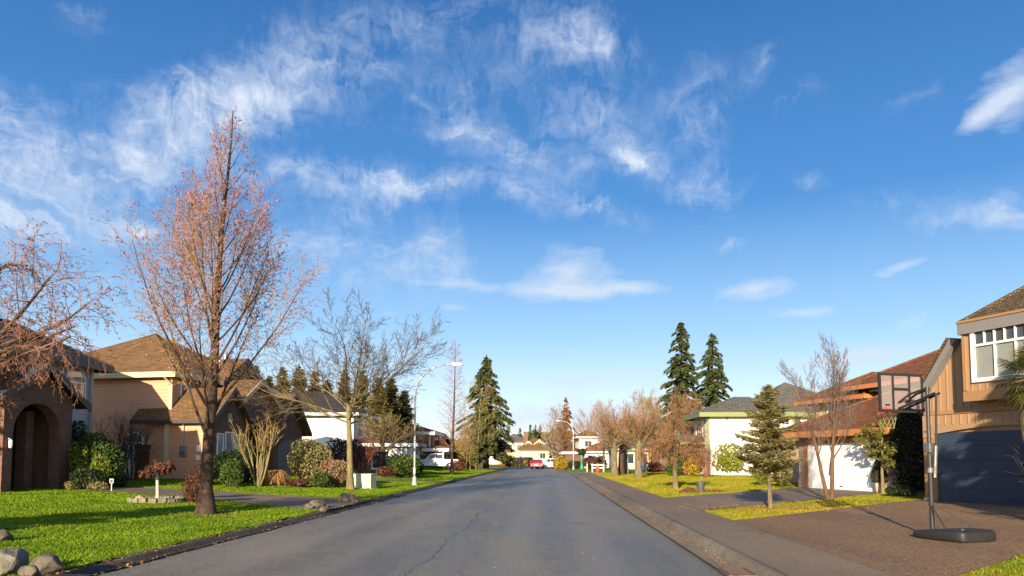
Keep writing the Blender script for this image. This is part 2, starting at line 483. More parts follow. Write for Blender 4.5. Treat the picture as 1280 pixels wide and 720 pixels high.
cirrus = blobs(VW, [
    (60, 215, 240, 95, 14, .75), (20, 285, 150, 40, 6, .45), (300, 110, 130, 60, 24, .72), (450, 80, 150, 85, 0, .42), (500, 20, 110, 40, 10, .3),
    (430, 235, 130, 38, -4, .5), (545, 228, 120, 26, -5, .75), (590, 158, 95, 36, -28, .62), (360, 200, 90, 30, 8, .4), (730, 48, 85, 48, -12, .6), (725, 140, 110, 85, 0, .5),
    (800, 190, 46, 30, -25, .75), (875, 150, 50, 80, -18, .5), (888, 230, 46, 28, -20, .62), (740, 253, 75, 22, -12, .65), (650, 255, 40, 18, -10, .35),
    (110, 25, 34, 28, -35, .5), (935, 75, 24, 34, 10, .42), (975, 120, 52, 22, 22, .42), (1150, 118, 50, 18, 8, .3), (1005, 240, 34, 12, -18, .5),
    (915, 292, 26, 8, 0, .5), (180, 284, 60, 16, 6, .55), (130, 333, 55, 18, 8, .5), (0, 130, 50, 60, 0, .45), (400, 300, 90, 60, 0, .40), (480, 335, 120, 60, 0, .46), (545, 320, 60, 50, 0, .3),
    (1230, 258, 95, 24, 10, .55), (1120, 262, 80, 24, 8, .25), (620, 55, 90, 60, 0, .28), (230, 170, 120, 60, 20, .35), (700, 205, 120, 40, 0, .25)])
puffs = blobs(w.n('ShaderNodeVectorMath', operation='MULTIPLY_ADD', ins={0: wob, 1: (.35, .3, 0), 2: V}).outputs[0], [
    (712, 340, 62, 38, 6, .95), (696, 363, 120, 12, 0, .65), (560, 355, 80, 10, 0, .5), (790, 362, 55, 16, 0, .6), (540, 300, 28, 26, 0, .38), (1262, 112, 70, 40, 42, .95), (1215, 148, 45, 14, 30, .8), (1265, 270, 60, 16, 4, .7),
    (950, 363, 62, 15, 0, .95), (1006, 393, 44, 9, -4, .85), (1130, 336, 52, 9, 8, .75), (1135, 406, 48, 15, 4, .62), (1090, 446, 80, 17, 0, 1.0), (1010, 452, 55, 10, 0, .7),
    (640, 455, 24, 7, 0, .6), (718, 440, 20, 9, 0, .5), (730, 476, 130, 22, 0, .65), (650, 522, 150, 26, 0, .85), (565, 384, 40, 6, 0, .4), (480, 395, 40, 6, 0, .35), (780, 520, 120, 30, 0, .55), (910, 480, 60, 10, 0, .4)])
# wisps: stretched, warped noise
wv = w.n('ShaderNodeMapping', ins={'Vector': VW, 'Scale': (7.0, 11.0, 1), 'Rotation': (0, 0, R(14))}).outputs[0]
n1 = w.noise(wv, 1.5, 11, .70, .7)
wv2 = w.n('ShaderNodeMapping', ins={'Vector': V, 'Scale': (30.0, 13.0, 1), 'Rotation': (0, 0, R(-24))}).outputs[0]
n2 = w.noise(wv2, 1.3, 9, .66, 1.2)
tex = w.math('ADD', w.math('MULTIPLY', n1, .72), w.math('MULTIPLY', n2, .34))
cir = w.math('MULTIPLY', w.rng(cirrus, .02, .75, 0, 1), w.rng(w.math('ADD', tex, w.math('MULTIPLY', cirrus, .22)),   .515, .80, 0, 1))
brk = w.rng(w.noise(w.n('ShaderNodeMapping', ins={'Vector': VW, 'Scale': (13.0, 26.0, 1), 'Rotation': (0, 0, R(-12))}).outputs[0], 1.0, 5, .6, .6), .35, .56, .42, 1.15)
cir = w.math('MULTIPLY', cir, brk)
pn = w.noise(w.n('ShaderNodeMapping', ins={'Vector': V, 'Scale': (12.0, 26.0, 1)}).outputs[0], 1.6, 8, .58, .3)
puf = w.rng(w.math('ADD', puffs, w.math('MULTIPLY', w.math('SUBTRACT', pn, .5), 1.1)), .22, .95, 0, 1)
puf = w.math('MULTIPLY', puf, w.rng(puffs, .0, .15, 0, 1))
dens = w.math('MINIMUM', w.math('ADD', w.math('MULTIPLY', cir, .95), w.math('MULTIPLY', puf, .8)), .93)
hs = w.n('ShaderNodeHueSaturation', ins={'Hue': .505, 'Saturation': 1.22, 'Value': 1.0, 'Color': sky.outputs[0]}).outputs[0]
grad = w.ramp(w.math('MULTIPLY', el, 1.0), [(.0, (7.4, 7.8, 8.2, 1)), (.05, (5.9, 7.1, 8.3, 1)), (.16, (2.75, 4.75, 7.2, 1)), (.32, (.58, 2.05, 4.9, 1)), (.60, (.18, 1.0, 3.0, 1)), (1, (.12, .7, 2.3, 1))])
back = w.rng(s[1], -.45, .25, 1, 0)                        # towards the low sun the sky is a brighter, warmer haze
hs = w.mix(w.rng(s[1], -.45, .25, .15, .80), w.mix(back, hs, w.n('ShaderNodeVectorMath', operation='MULTIPLY', ins={0: sky.outputs[0], 1: (1.75, 1.6, 1.45)}).outputs[0]), grad)
lit = w.ramp(el, [(.0, (4.6, 5.2, 5.9, 1)), (.55, (5.6, 6.1, 7.0, 1))])
final = w.mix(dens, hs, lit)
wt.links.new(final, bg.inputs['Color']); bg.inputs['Strength'].default_value = .068

# ------------------------------------------------------------------ ground, lawns, street
def grassmat(name, c1, c2, c3, patch=.35):
    t = NT(name); p = t.world()
    n = t.noise(p, .35, 5, .6); n2 = t.noise(p, 2.6, 5, .6); n3 = t.noise(p, 45, 3, .6)
    c = t.mix(t.rng(n, .35, .65, 0, 1), c1, c2); c = t.mix(t.rng(n2, patch, patch + .35, .75, 0), c, c3)
    c = t.mix(.7, c, t.mix(n3, (.35, .35, .3), (1.5, 1.5, 1.4)), 'MULTIPLY')
    t.col(c); t.bump(t.math('ADD', n3, t.math('MULTIPLY', n2, .5)), 1.0, .06); t.set(Roughness=.9); t.b.inputs['Specular IOR Level'].default_value = .15
    return t.m
G_LEFT = grassmat('lawn_left', (.11, .22, .004), (.16, .27, .006), (.20, .24, .015), .26)
G_RIGHT = grassmat('lawn_right', (.17, .25, .006), (.30, .28, .015), (.42, .29, .05), .40)
G_FAR = grassmat('lawn_far', (.11, .16, .02), (.17, .18, .03), (.16, .13, .05), .40)

def asphalt(name, c, rough, spec=.5, grit=.5, patch=.2, cracks=True, tint=None, tracks=False):
    t = NT(name); p = t.world()
    big = t.noise(t.n('ShaderNodeMapping', ins={'Vector': p, 'Scale': (.5, .12, .5)}).outputs[0], 1.0, 6, .6)
    mid = t.noise(p, 1.7, 5, .65); fine = t.noise(p, 90, 2, .7); g2 = t.noise(p, 28, 3, .7)
    cc = t.mix(t.rng(big, .35, .65, 0, 1), sc3(c, 1 - patch), sc3(c, 1 + patch))
    vc = t.n('ShaderNodeTexVoronoi', ins={'Vector': p, 'Scale': 48.0}).outputs['Color']; vv = t.n('ShaderNodeSeparateXYZ', ins={0: vc}).outputs[0]
    if tint: cc = t.mix(t.rng(mid, .5, .75, 0, .6), cc, tint)
    g3 = t.noise(p, 13, 3, .75); gr = t.rng(t.math('ADD', t.math('ADD', t.math('MULTIPLY', fine, .25), t.math('MULTIPLY', g2, .45)), t.math('MULTIPLY', g3, .30)), .37, .63, 1 - grit, 1 + grit); gr = t.math('MULTIPLY', gr, t.rng(vv, 0, 1, 1 - grit * .5, 1 + grit * .5))
    cc = t.mix(1.0, cc, t.n('ShaderNodeCombineXYZ', ins={0: gr, 1: gr, 2: gr}).outputs[0], 'MULTIPLY')
    if cracks:
        wp = t.n('ShaderNodeVectorMath', operation='ADD', ins={0: p, 1: t.n('ShaderNodeTexNoise', ins={'Vector': p, 'Scale': 1.1, 'Detail': 4}).outputs['Color']}).outputs[0]
        v = t.n('ShaderNodeTexVoronoi', feature='DISTANCE_TO_EDGE', ins={'Vector': t.n('ShaderNodeMapping', ins={'Vector': wp, 'Scale': (.28, .17, 0)}).outputs[0], 'Scale': 1.0}).outputs['Distance']
        cr = t.math('MULTIPLY', t.rng(v, 0, .009, 1, 0), t.rng(mid, .42, .6, 0, .8)); cc = t.mix(cr, cc, sc3(c, .35))
    if tracks:   # paler wheel tracks, a darker oil line and a meandering tar seam
        s_ = t.n('ShaderNodeSeparateXYZ', ins={0: p}).outputs; wobb = t.math('MULTIPLY', t.math('SUBTRACT', t.noise(p, .6, 4), .5), .5)
        lat = t.math('ADD', t.math('SUBTRACT', t.math('SUBTRACT', s_[0], t.math('MULTIPLY', s_[1], .046)), -1.97), wobb)
        al = t.math('ABSOLUTE', lat)
        tr_ = t.rng(t.math('ABSOLUTE', t.math('SUBTRACT', t.math('ABSOLUTE', t.math('SUBTRACT', al, 2.1)), .75)), .1, .45, 1, 0)
        cc = t.mix(t.math('MULTIPLY', tr_, .35), cc, sc3(c, 1.35)); oil = t.rng(t.math('ABSOLUTE', t.math('SUBTRACT', al, 2.1)), .05, .4, 1, 0)
        cc = t.mix(t.math('MULTIPLY', oil, t.rng(mid, .4, .65, 0, .55)), cc, sc3(c, .55))
        cc = t.mix(t.rng(t.math('ABSOLUTE', t.math('ADD', lat, t.math('MULTIPLY', wobb, .6))), .012, .03, .75, 0), cc, sc3(c, .3))
        sp = t.n('ShaderNodeTexVoronoi', ins={'Vector': t.n('ShaderNodeMapping', ins={'Vector': p, 'Scale': (.45, .3, 0)}).outputs[0], 'Scale': 1.0}).outputs['Distance']
        cc = t.mix(t.math('MULTIPLY', t.rng(t.math('ADD', sp, t.math('MULTIPLY', mid, .35)), .22, .36, 1, 0), .5), cc, sc3(c, .5))
    t.col(cc); t.set(Roughness=t.rng(big, .35, .65, rough - .14, rough + .12)); t.b.inputs['Specular IOR Level'].default_value = spec
    t.bump(t.math('ADD', fine, t.math('MULTIPLY', g2, .6)), .7, .014)
    return t.m
ROAD = asphalt('street_asphalt', (.172, .154, .122), .50, .38, .6, .30, tracks=True)
WALK = asphalt('pavement_asphalt', (.195, .148, .105), .8, .3, .4, .12)
DRIVE = asphalt('drive_aggregate', (.215, .130, .070), .8, .35, .85, .15, cracks=False, tint=(.19, .115, .062))
DRIVE2 = asphalt('drive_asphalt', (.20, .143, .098), .75, .4, .4, .15)
KERB = asphalt('kerb_concrete', (.175, .145, .11), .85, .3, .45, .3, cracks=False, tint=(.07, .06, .04))
EDGE = asphalt('asphalt_edging', (.055, .048, .042), .85, .3, .6, .3, cracks=False, tint=(.10, .07, .03))
SOIL = asphalt('bark_mulch', (.09, .045, .025), .9, .2, .9, .3, cracks=False)

def struct(o, kind='structure', **kw):
    o['kind'] = kind
    for k_, v in kw.items(): o[k_] = v
    return o

def sheet(name, xs, ys, zfun, mat):
    """grid sheet: xs(i,y) gives the world x of column i at y"""
    ys = np.asarray(ys, float); X = np.stack([xs(y) for y in ys]); Y = np.repeat(ys[:, None], X.shape[1], 1)
    Z = zfun(X, Y); V = np.stack([X, Y, Z], -1).reshape(-1, 3); nx = X.shape[1]
    i, j = np.meshgrid(np.arange(len(ys) - 1), np.arange(nx - 1), indexing='ij')
    a = (i * nx + j).ravel()
    return struct(np_mesh(name, V, np.stack([a, a + 1, a + nx + 1, a + nx], 1), mat, None, True))

struct(np_mesh('ground', [(-4000, -400, -.1), (4000, -400, -.1), (4000, 6000, -.1), (-4000, 6000, -.1)], [(0, 1, 2, 3)], G_FAR))
YS = np.concatenate([np.arange(-14, 60, .6), np.arange(60, 84.1, 1.0)])
sheet('street', lambda y: np.linspace(KL(y) - .05, KR(y) + .40, 12), np.arange(-14, 141, 1.0), lambda X, Y: 0 * X + .03 * (1 - ((X - (KL(Y) + KR(Y)) / 2) / 4.6) ** 2) - .02, ROAD)
sheet('side_street', lambda y: np.linspace(KR(y) + .03, 120, 30), np.arange(84, 94.6, .7), lambda X, Y: 0 * X + .006, ROAD).name = 'side_street'
sheet('side_street', lambda y: np.linspace(-140, KL(y) - .06, 40), np.arange(126.5, 140.1, 1.5), lambda X, Y: 0 * X + .006, ROAD)
OL = np.concatenate([[.28, .45, .7], np.arange(1, 16, .6), np.arange(16, 30, 1.5), np.arange(30, 90, 8)])
OR = np.concatenate([[1.62, 1.8, 2.2], np.arange(2.7, 18, .6), np.arange(18, 34, 1.5), np.arange(34, 110, 8)])
wav = lambda X, Y: .012 * np.sin(X * 1.9 + np.sin(Y * 1.1)) * np.sin(Y * 2.3 + X)
sheet('lawn', lambda y: (KL(y) - OL)[::-1], np.concatenate([YS, np.arange(85, 126, 2.0)]), lambda X, Y: H(X, Y) + wav(X, Y), G_LEFT)
sheet('lawn', lambda y: KR(y) + OR, YS, lambda X, Y: H(X, Y) + wav(X, Y), G_RIGHT)
sheet('lawn', lambda y: np.concatenate([[KR(y) + .05], KR(y) + np.arange(1, 110, 4)]), np.arange(95, 141, 2.0), lambda X, Y: H(X, Y), G_LEFT)
sheet('lawn', lambda y: np.linspace(-180, 180, 60), np.concatenate([np.arange(140.6, 176, 2.0), [200, 260, 330]]), lambda X, Y: H(X, Y) + .01, G_FAR)

# pavement, kerb and gutter on the right; rolled asphalt edging on the left
sheet('pavement', lambda y: KR(y) + np.array([.52, .9, 1.4, 1.96]), YS, lambda X, Y: H(X, Y) + .018, WALK)
ky = np.arange(-14, 84.1, 1.0); prof = [(o_ + .37, z_) for o_, z_ in [(-.42, .012), (-.40, .02), (-.05, .0), (.0, .035), (.04, .105), (.08, .128), (.165, .142), (.18, .05)]]
K = len(prof); V = np.array([[(KR(y) + o, y, z + .012) for o, z in prof] for y in ky]).reshape(-1, 3)
i, j = np.meshgrid(np.arange(len(ky) - 1), np.arange(K - 1), indexing='ij'); a = (i * K + j).ravel()
struct(np_mesh('kerb', V, np.stack([a, a + 1, a + K + 1, a + K], 1), KERB, None, False))
ky = np.arange(-14, 125.1, .5); prof = [(.05, .004), (.0, .012), (-.08, .07), (-.18, .105), (-.32, .105), (-.42, .04)]
K = len(prof); V = np.array([[(KL(y) + o + .03 * math.sin(y * 1.7 + o * 3) * math.sin(y * .63), y, z * (.8 + .25 * math.sin(y * .9) * math.sin(2.3 * y))) for o, z in prof] for y in ky]).reshape(-1, 3)
i, j = np.meshgrid(np.arange(len(ky) - 1), np.arange(K - 1), indexing='ij'); a = (i * K + j).ravel()
struct(np_mesh('kerb', V, np.stack([a, a + K, a + K + 1, a + 1], 1), EDGE, None, True))

DRIVES = []
def patch(name, A, B, C, D, mat, nu=40, nv=20, dz=.022):
    """draped four-cornered sheet A-B (one edge) to D-C"""
    A, B, C, D = (np.array(q[:2], float) for q in (A, B, C, D)); DRIVES.append((A, B, C, D))
    u, v = np.meshgrid(np.linspace(0, 1, nu), np.linspace(0, 1, nv), indexing='ij')
    P = (A[None, None] * ((1 - u) * (1 - v))[..., None] + B[None, None] * (u * (1 - v))[..., None] + C[None, None] * (u * v)[..., None] + D[None, None] * ((1 - u) * v)[..., None])
    Z = H(P[..., 0], P[..., 1]) + dz
    V = np.concatenate([P, Z[..., None]], -1).reshape(-1, 3)
    i, j = np.meshgrid(np.arange(nu - 1), np.arange(nv - 1), indexing='ij'); a = (i * nv + j).ravel()
    return struct(np_mesh(name, V, np.stack([a, a + nv, a + nv + 1, a + 1], 1), mat, None, True))

P1 = Vector((14.5, 27.0)); D1 = Vector((.306, -.952))        # right timber house: far front corner, direction towards us
P2 = Vector((14.61, 38.77)); D2 = Vector((.242, -.970))      # tiled-roof house
def kr(y, o=1.94): return (KR(y) + o, y)
patch('driveway', kr(18.6, 1.94), P1 + D1 * -.1, P1 + D1 * 7.5, kr(9.2, 1.94), DRIVE)
patch('driveway', kr(29.4, 1.94), P2 + D2 * .3, P2 + D2 * 6.3, kr(22.3, 1.94), DRIVE2)
q = [gp(392, 640), gp(446, 631), gp(300, 620), gp(262, 628), gp(80, 611), gp(55, 613)]
patch('driveway', (KL(22.6) - .1, 22.6), (KL(29) - .1, 29), (-12.6, 32.2), (-11.2, 27.8), DRIVE2, 20, 30)
patch('driveway', (-12.55, 32.2), (-11.15, 27.8), (-19.0, 31.6), (-19.2, 34.4), DRIVE2, 20, 30)
patch('driveway', (KL(49) - .1, 49), (KL(54) - .1, 54), (-13, 57), (-13, 50), DRIVE2, 20, 20)
patch('driveway', gp(648, 584), gp(664, 584), gd(676, 165), gd(662, 165), DRIVE2, 10, 10, .03)
patch('driveway', gp(676, 585), gp(690, 585), gd(694, 150), gd(684, 150), DRIVE2, 10, 10, .03)

def inside(P, quad):
    ok = np.ones(len(P), bool); sgn = 0
    A = [np.asarray(a_) for a_ in quad]
    area = sum(A[i][0] * A[(i + 1) % 4][1] - A[(i + 1) % 4][0] * A[i][1] for i in range(4))
    for i in range(4):
        a_, b_ = A[i], A[(i + 1) % 4]
        cr = (b_[0] - a_[0]) * (P[:, 1] - a_[1]) - (b_[1] - a_[1]) * (P[:, 0] - a_[0])
        ok &= (cr * np.sign(area) > -.02)
    return ok

def grass_blades(name, side, n, y0, y1, omax, mat, hgt, seed):
    rng = np.random.default_rng(seed)
    y = y0 * (y1 / y0) ** rng.random(n)                       # denser close to the camera
    o0 = .30 if side < 0 else 1.97
    o = o0 + (omax - o0) * rng.random(n) ** 1.15
    x = (-6.5 + .046 * y - o) if side < 0 else (2.56 + .046 * y + o)
    P = np.stack([x, y], 1); ok = np.abs(x) < .76 * y + 2.0
    for d_ in DRIVES[:4]: ok &= ~inside(P, d_)
    P = P[ok]; y = P[:, 1]; x = P[:, 0]; n = len(P)
    cl = .7 + .6 * np.clip(np.sin(x * 2.1 + 1.3 * np.sin(y * 1.7)) * np.sin(y * 2.6 + np.sin(x * 1.3)), -1, 1) * .5
    h = hgt * (1 + .006 * y) * rng.uniform(.35, 1.35, n) * cl; wd_ = (.005 + .0006 * y) * rng.uniform(.7, 1.4, n)
    a = rng.uniform(0, 2 * np.pi, n); lean = rng.normal(0, .5, (n, 2)) * h[:, None]
    z = H(x, y) + wav(x, y) - .004
    b0 = np.stack([x - np.cos(a) * wd_, y - np.sin(a) * wd_, z], 1); b1 = np.stack([x + np.cos(a) * wd_, y + np.sin(a) * wd_, z], 1)
    tp = np.stack([x + lean[:, 0], y + lean[:, 1], z + h], 1)
    V = np.stack([b0, b1, tp], 1).reshape(-1, 3)
    return struct(np_mesh(name, V, np.arange(3 * n).reshape(-1, 3), mat), 'stuff')
GB_L = leafmat('grass_blade_green', (.055, .13, .004), (.23, .32, .010), .35, .6, .2, .55, .40, .62)
GB_R = leafmat('grass_blade_yellow', (.085, .19, .004), (.43, .31, .03), .35, .6, .2, .33, .38, .66)
tag(grass_blades('grass', -1, 330000, 9, 110, 18, GB_L, .055, 3), 'vivid green mown grass of the left front lawns', 'grass')
tag(grass_blades('grass', 1, 290000, 9, 83, 22, GB_R, .05, 4), 'yellowish mossy mown grass of the right front lawns', 'grass')
# ------------------------------------------------------------------ buildings
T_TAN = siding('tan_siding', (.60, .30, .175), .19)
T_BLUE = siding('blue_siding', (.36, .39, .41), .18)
T_TIMBER = plain('timber_boards', (.33, .20, .11), .6, .14, 3, bump=.2)
T_STUCCO = plain('stucco_white', (.78, .76, .70), .9, .05, 2, bump=.25)
T_CREAM = plain('stucco_cream', (.47, .38, .21), .9, .06, 2, bump=.25)
T_BEIGE = plain('stucco_beige', (.42, .37, .31), .9, .07, 2, bump=.25)
T_BRICK = brick('brick_red', (.15, .06, .038), (.22, .10, .065), (.22, .18, .15))
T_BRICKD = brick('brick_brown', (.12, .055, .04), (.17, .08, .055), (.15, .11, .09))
T_STONE = brick('stone_pink', (.40, .28, .21), (.48, .36, .28), (.42, .34, .28), .4, .2)
R_BROWN = shingle('roof_brown', (.185, .108, .05)); R_DARK = shingle('roof_dark', (.05, .046, .045)); R_GREY = shingle('roof_grey', (.135, .13, .12))
R_RED = shingle('roof_red', (.20, .08, .037)); R_CEDAR = shingle('roof_cedar', (.125, .088, .05), .3, .19, .13); R_SLATE = shingle('roof_slate', (.062, .058, .066))
C_WHITE = plain('paint_white', (.78, .77, .74), .5, .05); C_CREAM = plain('paint_cream', (.55, .42, .27), .55, .08); C_GREY = plain('paint_grey', (.18, .17, .168), .55, .1)
C_DKBROWN = plain('paint_dark_brown', (.045, .033, .03), .5, .15); C_ORANGE = plain('stain_orange', (.42, .16, .05), .55, .15, 3); C_GREEN = plain('paint_green', (.17, .20, .07), .5, .08)
C_DOORBLUE = plain('garage_blue', (.032, .047, .085), .42, .08, 3); C_BROWN = plain('paint_brown', (.30, .17, .075), .55, .1); C_BLACK = plain('black_plastic', (.018, .018, .02), .38, .2)
C_DOOR = plain('door_dark', (.05, .03, .022), .45, .2); C_GATE = plain('gate_redwood', (.12, .042, .02), .6, .25, 3); C_TAUPE = plain('garage_taupe', (.10, .085, .08), .6, .1)
C_CURTAIN = plain('curtain', (.60, .60, .52), .9, .08, 3); C_STEEL = plain('steel', (.45, .45, .45), .35, .15, 8, .9); C_CONC = plain('concrete', (.42, .40, .37), .9, .15, 3, bump=.3)
def glass(name, c, rough=.06):
    if name in MATS: return MATS[name]
    t = NT(name); n = t.noise(t.obj(), 1.2, 3)
    t.col(t.mix(n, sc3(c, .6), sc3(c, 1.5))); t.set(Roughness=rough); t.b.inputs['Specular IOR Level'].default_value = .9
    MATS[name] = t.m; return t.m
GLASS = glass('window_glass', (.035, .045, .055)); GLASS_P = glass('window_glass_pale', (.20, .24, .27))
def clear_glass(name, tint, a):
    t = NT(name); t.col(tint); t.set(Roughness=.08)
    tr = t.n('ShaderNodeBsdfTransparent', ins={'Color': (.93, .95, .96, 1)})
    mx = t.n('ShaderNodeMixShader', ins={0: a, 1: tr.outputs[0], 2: t.b.outputs[0]}); t.t.links.new(mx.outputs[0], t.t.nodes['Material Output'].inputs['Surface'])
    MATS[name] = t.m; return t.m
CLEAR = clear_glass('clear_glass', (.06, .07, .08), .38)

def boxes(root, name, mat, lst, bevel=0):
    for q in lst: MB().box(*q).build(name, mat, root, bevel)

def house(loc, ang, label, z=None, cat='house', name='house', group=None):
    return empty(name, (loc[0], loc[1], hz(loc[0], loc[1]) if z is None else z), label, cat, R(ang), group)

def wall(root, x0, x1, y0, y1, z1, mat, z0=-.6, name='wall'):
    return MB().box(x0, x1, y0, y1, z0, z1).build(name, mat, root)

def hip(root, x0, x1, y0, y1, z, pitch, mat, fmat, th=.17, fh=.24, pyramid=False, fascia=True):
    """hip roof over the rectangle (overhang included); eave underside at z"""
    w, d = x1 - x0, y1 - y0; m = min(w, d) / 2; e = .012
    if w >= d: r0, r1 = (x0 + m, (y0 + y1) / 2), (x1 - m, (y0 + y1) / 2)
    else: r0, r1 = ((x0 + x1) / 2, y0 + m), ((x0 + x1) / 2, y1 - m)
    zr = z + th + pitch * m
    b = MB(); lo = [(x0, y0, z), (x1, y0, z), (x1, y1, z), (x0, y1, z)]; hi = [(p[0], p[1], z + th) for p in lo]
    vs = lo + hi + [(r0[0], r0[1], zr), (r1[0], r1[1], zr)]
    fs = [(3, 2, 1, 0), (0, 1, 5, 4), (1, 2, 6, 5), (2, 3, 7, 6), (3, 0, 4, 7)]
    if w >= d: fs += [(4, 5, 9, 8), (6, 7, 8, 9), (5, 6, 9), (7, 4, 8)]
    else: fs += [(4, 5, 8), (6, 7, 9), (5, 6, 9, 8), (7, 4, 8, 9)]
    rf = b.add(vs, fs).build('roof', mat, root)
    # ridge caps along hips
    c = MB(); 
    for i, (cx, cy) in enumerate(((x0, y0), (x1, y0), (x1, y1), (x0, y1))):
        rr = r0 if (w >= d and cx == x0) or (w < d and cy == y0) else r1
        c.tube([(cx, cy, z + th + .01), (rr[0], rr[1], zr + .02)], .06, 5)
    if r0 != r1: c.tube([(r0[0], r0[1], zr + .02), (r1[0], r1[1], zr + .02)], .06, 5)
    c.build('ridge_cap', mat, rf)
    if fascia:
        f = MB(); t = .045
        f.box(x0 - t, x1 + t, y0 - t, y0 - .004, z + th - fh, z + th - .01); f.box(x0 - t, x1 + t, y1 + .004, y1 + t, z + th - fh, z + th - .01)
        f.box(x0 - t, x0 - .004, y0 - .003, y1 + .003, z + th - fh, z + th - .01); f.box(x1 + .004, x1 + t, y0 - .003, y1 + .003, z + th - fh, z + th - .01)
        f.build('fascia', fmat, root)
    return rf

def gable(root, c, hw, a0, a1, z, pitch, mat, fmat, axis='y', th=.16, fh=.26, wall_m=None, wall_in=.35, wall_z0=-.6, ends=(1, 1), wall_ends=(.3, .3)):
    """gable roof, ridge along axis through centre c, half width hw (overhang in), from a0 to a1; eave underside at z"""
    prof = [(c - hw, z), (c, z + pitch * hw), (c + hw, z), (c + hw, z + th), (c, z + pitch * hw + th), (c - hw, z + th)]
    ax = 'y' if axis == 'y' else 'x'
    rf = MB().prism(prof, a0, a1, ax).build('roof', mat, root)
    f = MB(); zz = .03; q = fh - th
    bp = [(c - hw - .03, z - q), (c, z + pitch * hw - q * .9), (c + hw + .03, z - q), (c + hw + .03, z + th + .0), (c, z + pitch * hw + th + .03), (c - hw - .03, z + th + .0)]
    if ends[0]: f.prism(bp, a0 - .05, a0 - .004, ax)
    if ends[1]: f.prism(bp, a1 + .004, a1 + .05, ax)
    for s in (-1, 1):
        u0, u1 = sorted((c + s * (hw + .004), c + s * (hw + .05)))
        if ax == 'y': f.box(u0, u1, a0 + .003, a1 - .003, z - .05, z + th - .01)
        else: f.box(a0 + .003, a1 - .003, u0, u1, z - .05, z + th - .01)
    f.build('fascia', fmat, root)
    if wall_m:
        w = hw - wall_in; zt = z + pitch * wall_in - .01
        wp = [(c - w, wall_z0), (c + w, wall_z0), (c + w, zt), (c, zt + pitch * w), (c - w, zt)]
        MB().prism(wp, a0 + wall_ends[0], a1 - wall_ends[1], ax).build('wall', wall_m, root)
    return rf

def window(root, x0, x1, z0, z1, y=0., side='front', nx=2, nz=1, fm=None, gm=None, fw=.07, arch=False, sill=True, top_row=None, proud=.05):
    """framed window on a wall plane; side 'front' lies in y = const facing -y, 'left' in x = const facing -x"""
    fm = fm or C_WHITE; gm = gm or GLASS
    def B(b, u0, u1, a, c_, v0, v1):
        if side == 'front': b.box(u0, u1, y - c_, y - a, v0, v1)
        else: b.box(y - c_, y - a, u0, u1, v0, v1)
    f = MB(); zt = z1 - ((x1 - x0) / 2 if arch else 0)
    B(f, x0 - fw, x0, 0, proud, z0 - fw, zt + (0 if arch else fw)); B(f, x1, x1 + fw, 0, proud, z0 - fw, zt + (0 if arch else fw)); B(f, x0, x1, 0, proud, z0 - fw, z0)
    if not arch: B(f, x0, x1, 0, proud, z1, z1 + fw)
    m = .035
    for i in range(1, nx): u = x0 + (x1 - x0) * i / nx; B(f, u - m / 2, u + m / 2, 0, proud - .008, z0, top_row or zt)
    for i in range(1, nz): v = z0 + (zt - z0) * i / nz; B(f, x0, x1, 0, proud - .012, v - m / 2, v + m / 2)
    if top_row:
        B(f, x0, x1, 0, proud - .006, top_row - m, top_row + m)
        for i in range(1, 2 * nx): u = x0 + (x1 - x0) * i / (2 * nx); B(f, u - m / 2, u + m / 2, 0, proud - .01, top_row + m, z1)
    if arch:
        r = (x1 - x0) / 2; cx = (x0 + x1) / 2; n = 12
        pts_o = [(cx + (r + fw) * math.cos(a), zt + (r + fw) * math.sin(a)) for a in np.linspace(0, math.pi, n)]
        pts_i = [(cx + r * math.cos(a), zt + r * math.sin(a)) for a in np.linspace(math.pi, 0, n)]
        f.prism(pts_o + pts_i, y - proud, y, 'y' if side == 'front' else 'x')
        B(f, x0, x1, 0, proud - .006, zt - m, zt + m)
    fr = f.build('window', fm, root)
    g = MB()
    if arch:
        op = [(x0, z0), (x1, z0)] + [(cx + r * math.cos(a), zt + r * math.sin(a)) for a in np.linspace(0, math.pi, n)]
        g.prism(op, y - .02, y + .01, 'y' if side == 'front' else 'x')
    else: B(g, x0, x1, -.01, .02, z0, z1)
    g.build('pane', gm, fr)
    if sill:
        s_ = MB(); B(s_, x0 - fw - .04, x1 + fw + .04, 0, proud + .05, z0 - fw - .06, z0 - fw - .003); s_.build('sill', fm, fr)
    return fr

def garage_door(root, x0, x1, z1, y, mat, trim, rows=4, cols=4, tw=.12, arch=0., z0=.0, mullion=True):
    d = MB(); h = (z1 - z0) / rows; cw = (x1 - x0) / cols
    d.box(x0, x1, y - .03, y + .02, z0, z1)
    for r_ in range(rows):
        d.box(x0 + .004, x1 - .004, y - .05, y - .032, z0 + r_ * h + .012, z0 + (r_ + 1) * h - .012)
        if mullion:
            for c_ in range(cols): d.box(x0 + c_ * cw + .12, x0 + (c_ + 1) * cw - .12, y - .066, y - .052, z0 + r_ * h + .10, z0 + (r_ + 1) * h - .10)
    gd_ = d.build('garage_door', mat, root, .006)
    MB().box((x0 + x1) / 2 - .09, (x0 + x1) / 2 + .09, y - .095, y - .068, z0 + .16, z0 + .2).build('handle', C_BLACK, gd_)
    if trim:
        t = MB(); t.box(x0 - tw, x0 - .003, y - .09, y + .02, z0, z1 + tw); t.box(x1 + .003, x1 + tw, y - .09, y + .02, z0, z1 + tw); t.box(x0, x1, y - .09, y + .02, z1 + .003, z1 + tw)
        t.build('door_frame', trim, root)
    return gd_

def downspout(root, x, y, z0, z1, mat): MB().tube([(x, y, z1), (x, y, z0 + .15), (x - .05, y - .12, z0 + .04)], .04, 8).build('downspout', mat, root)

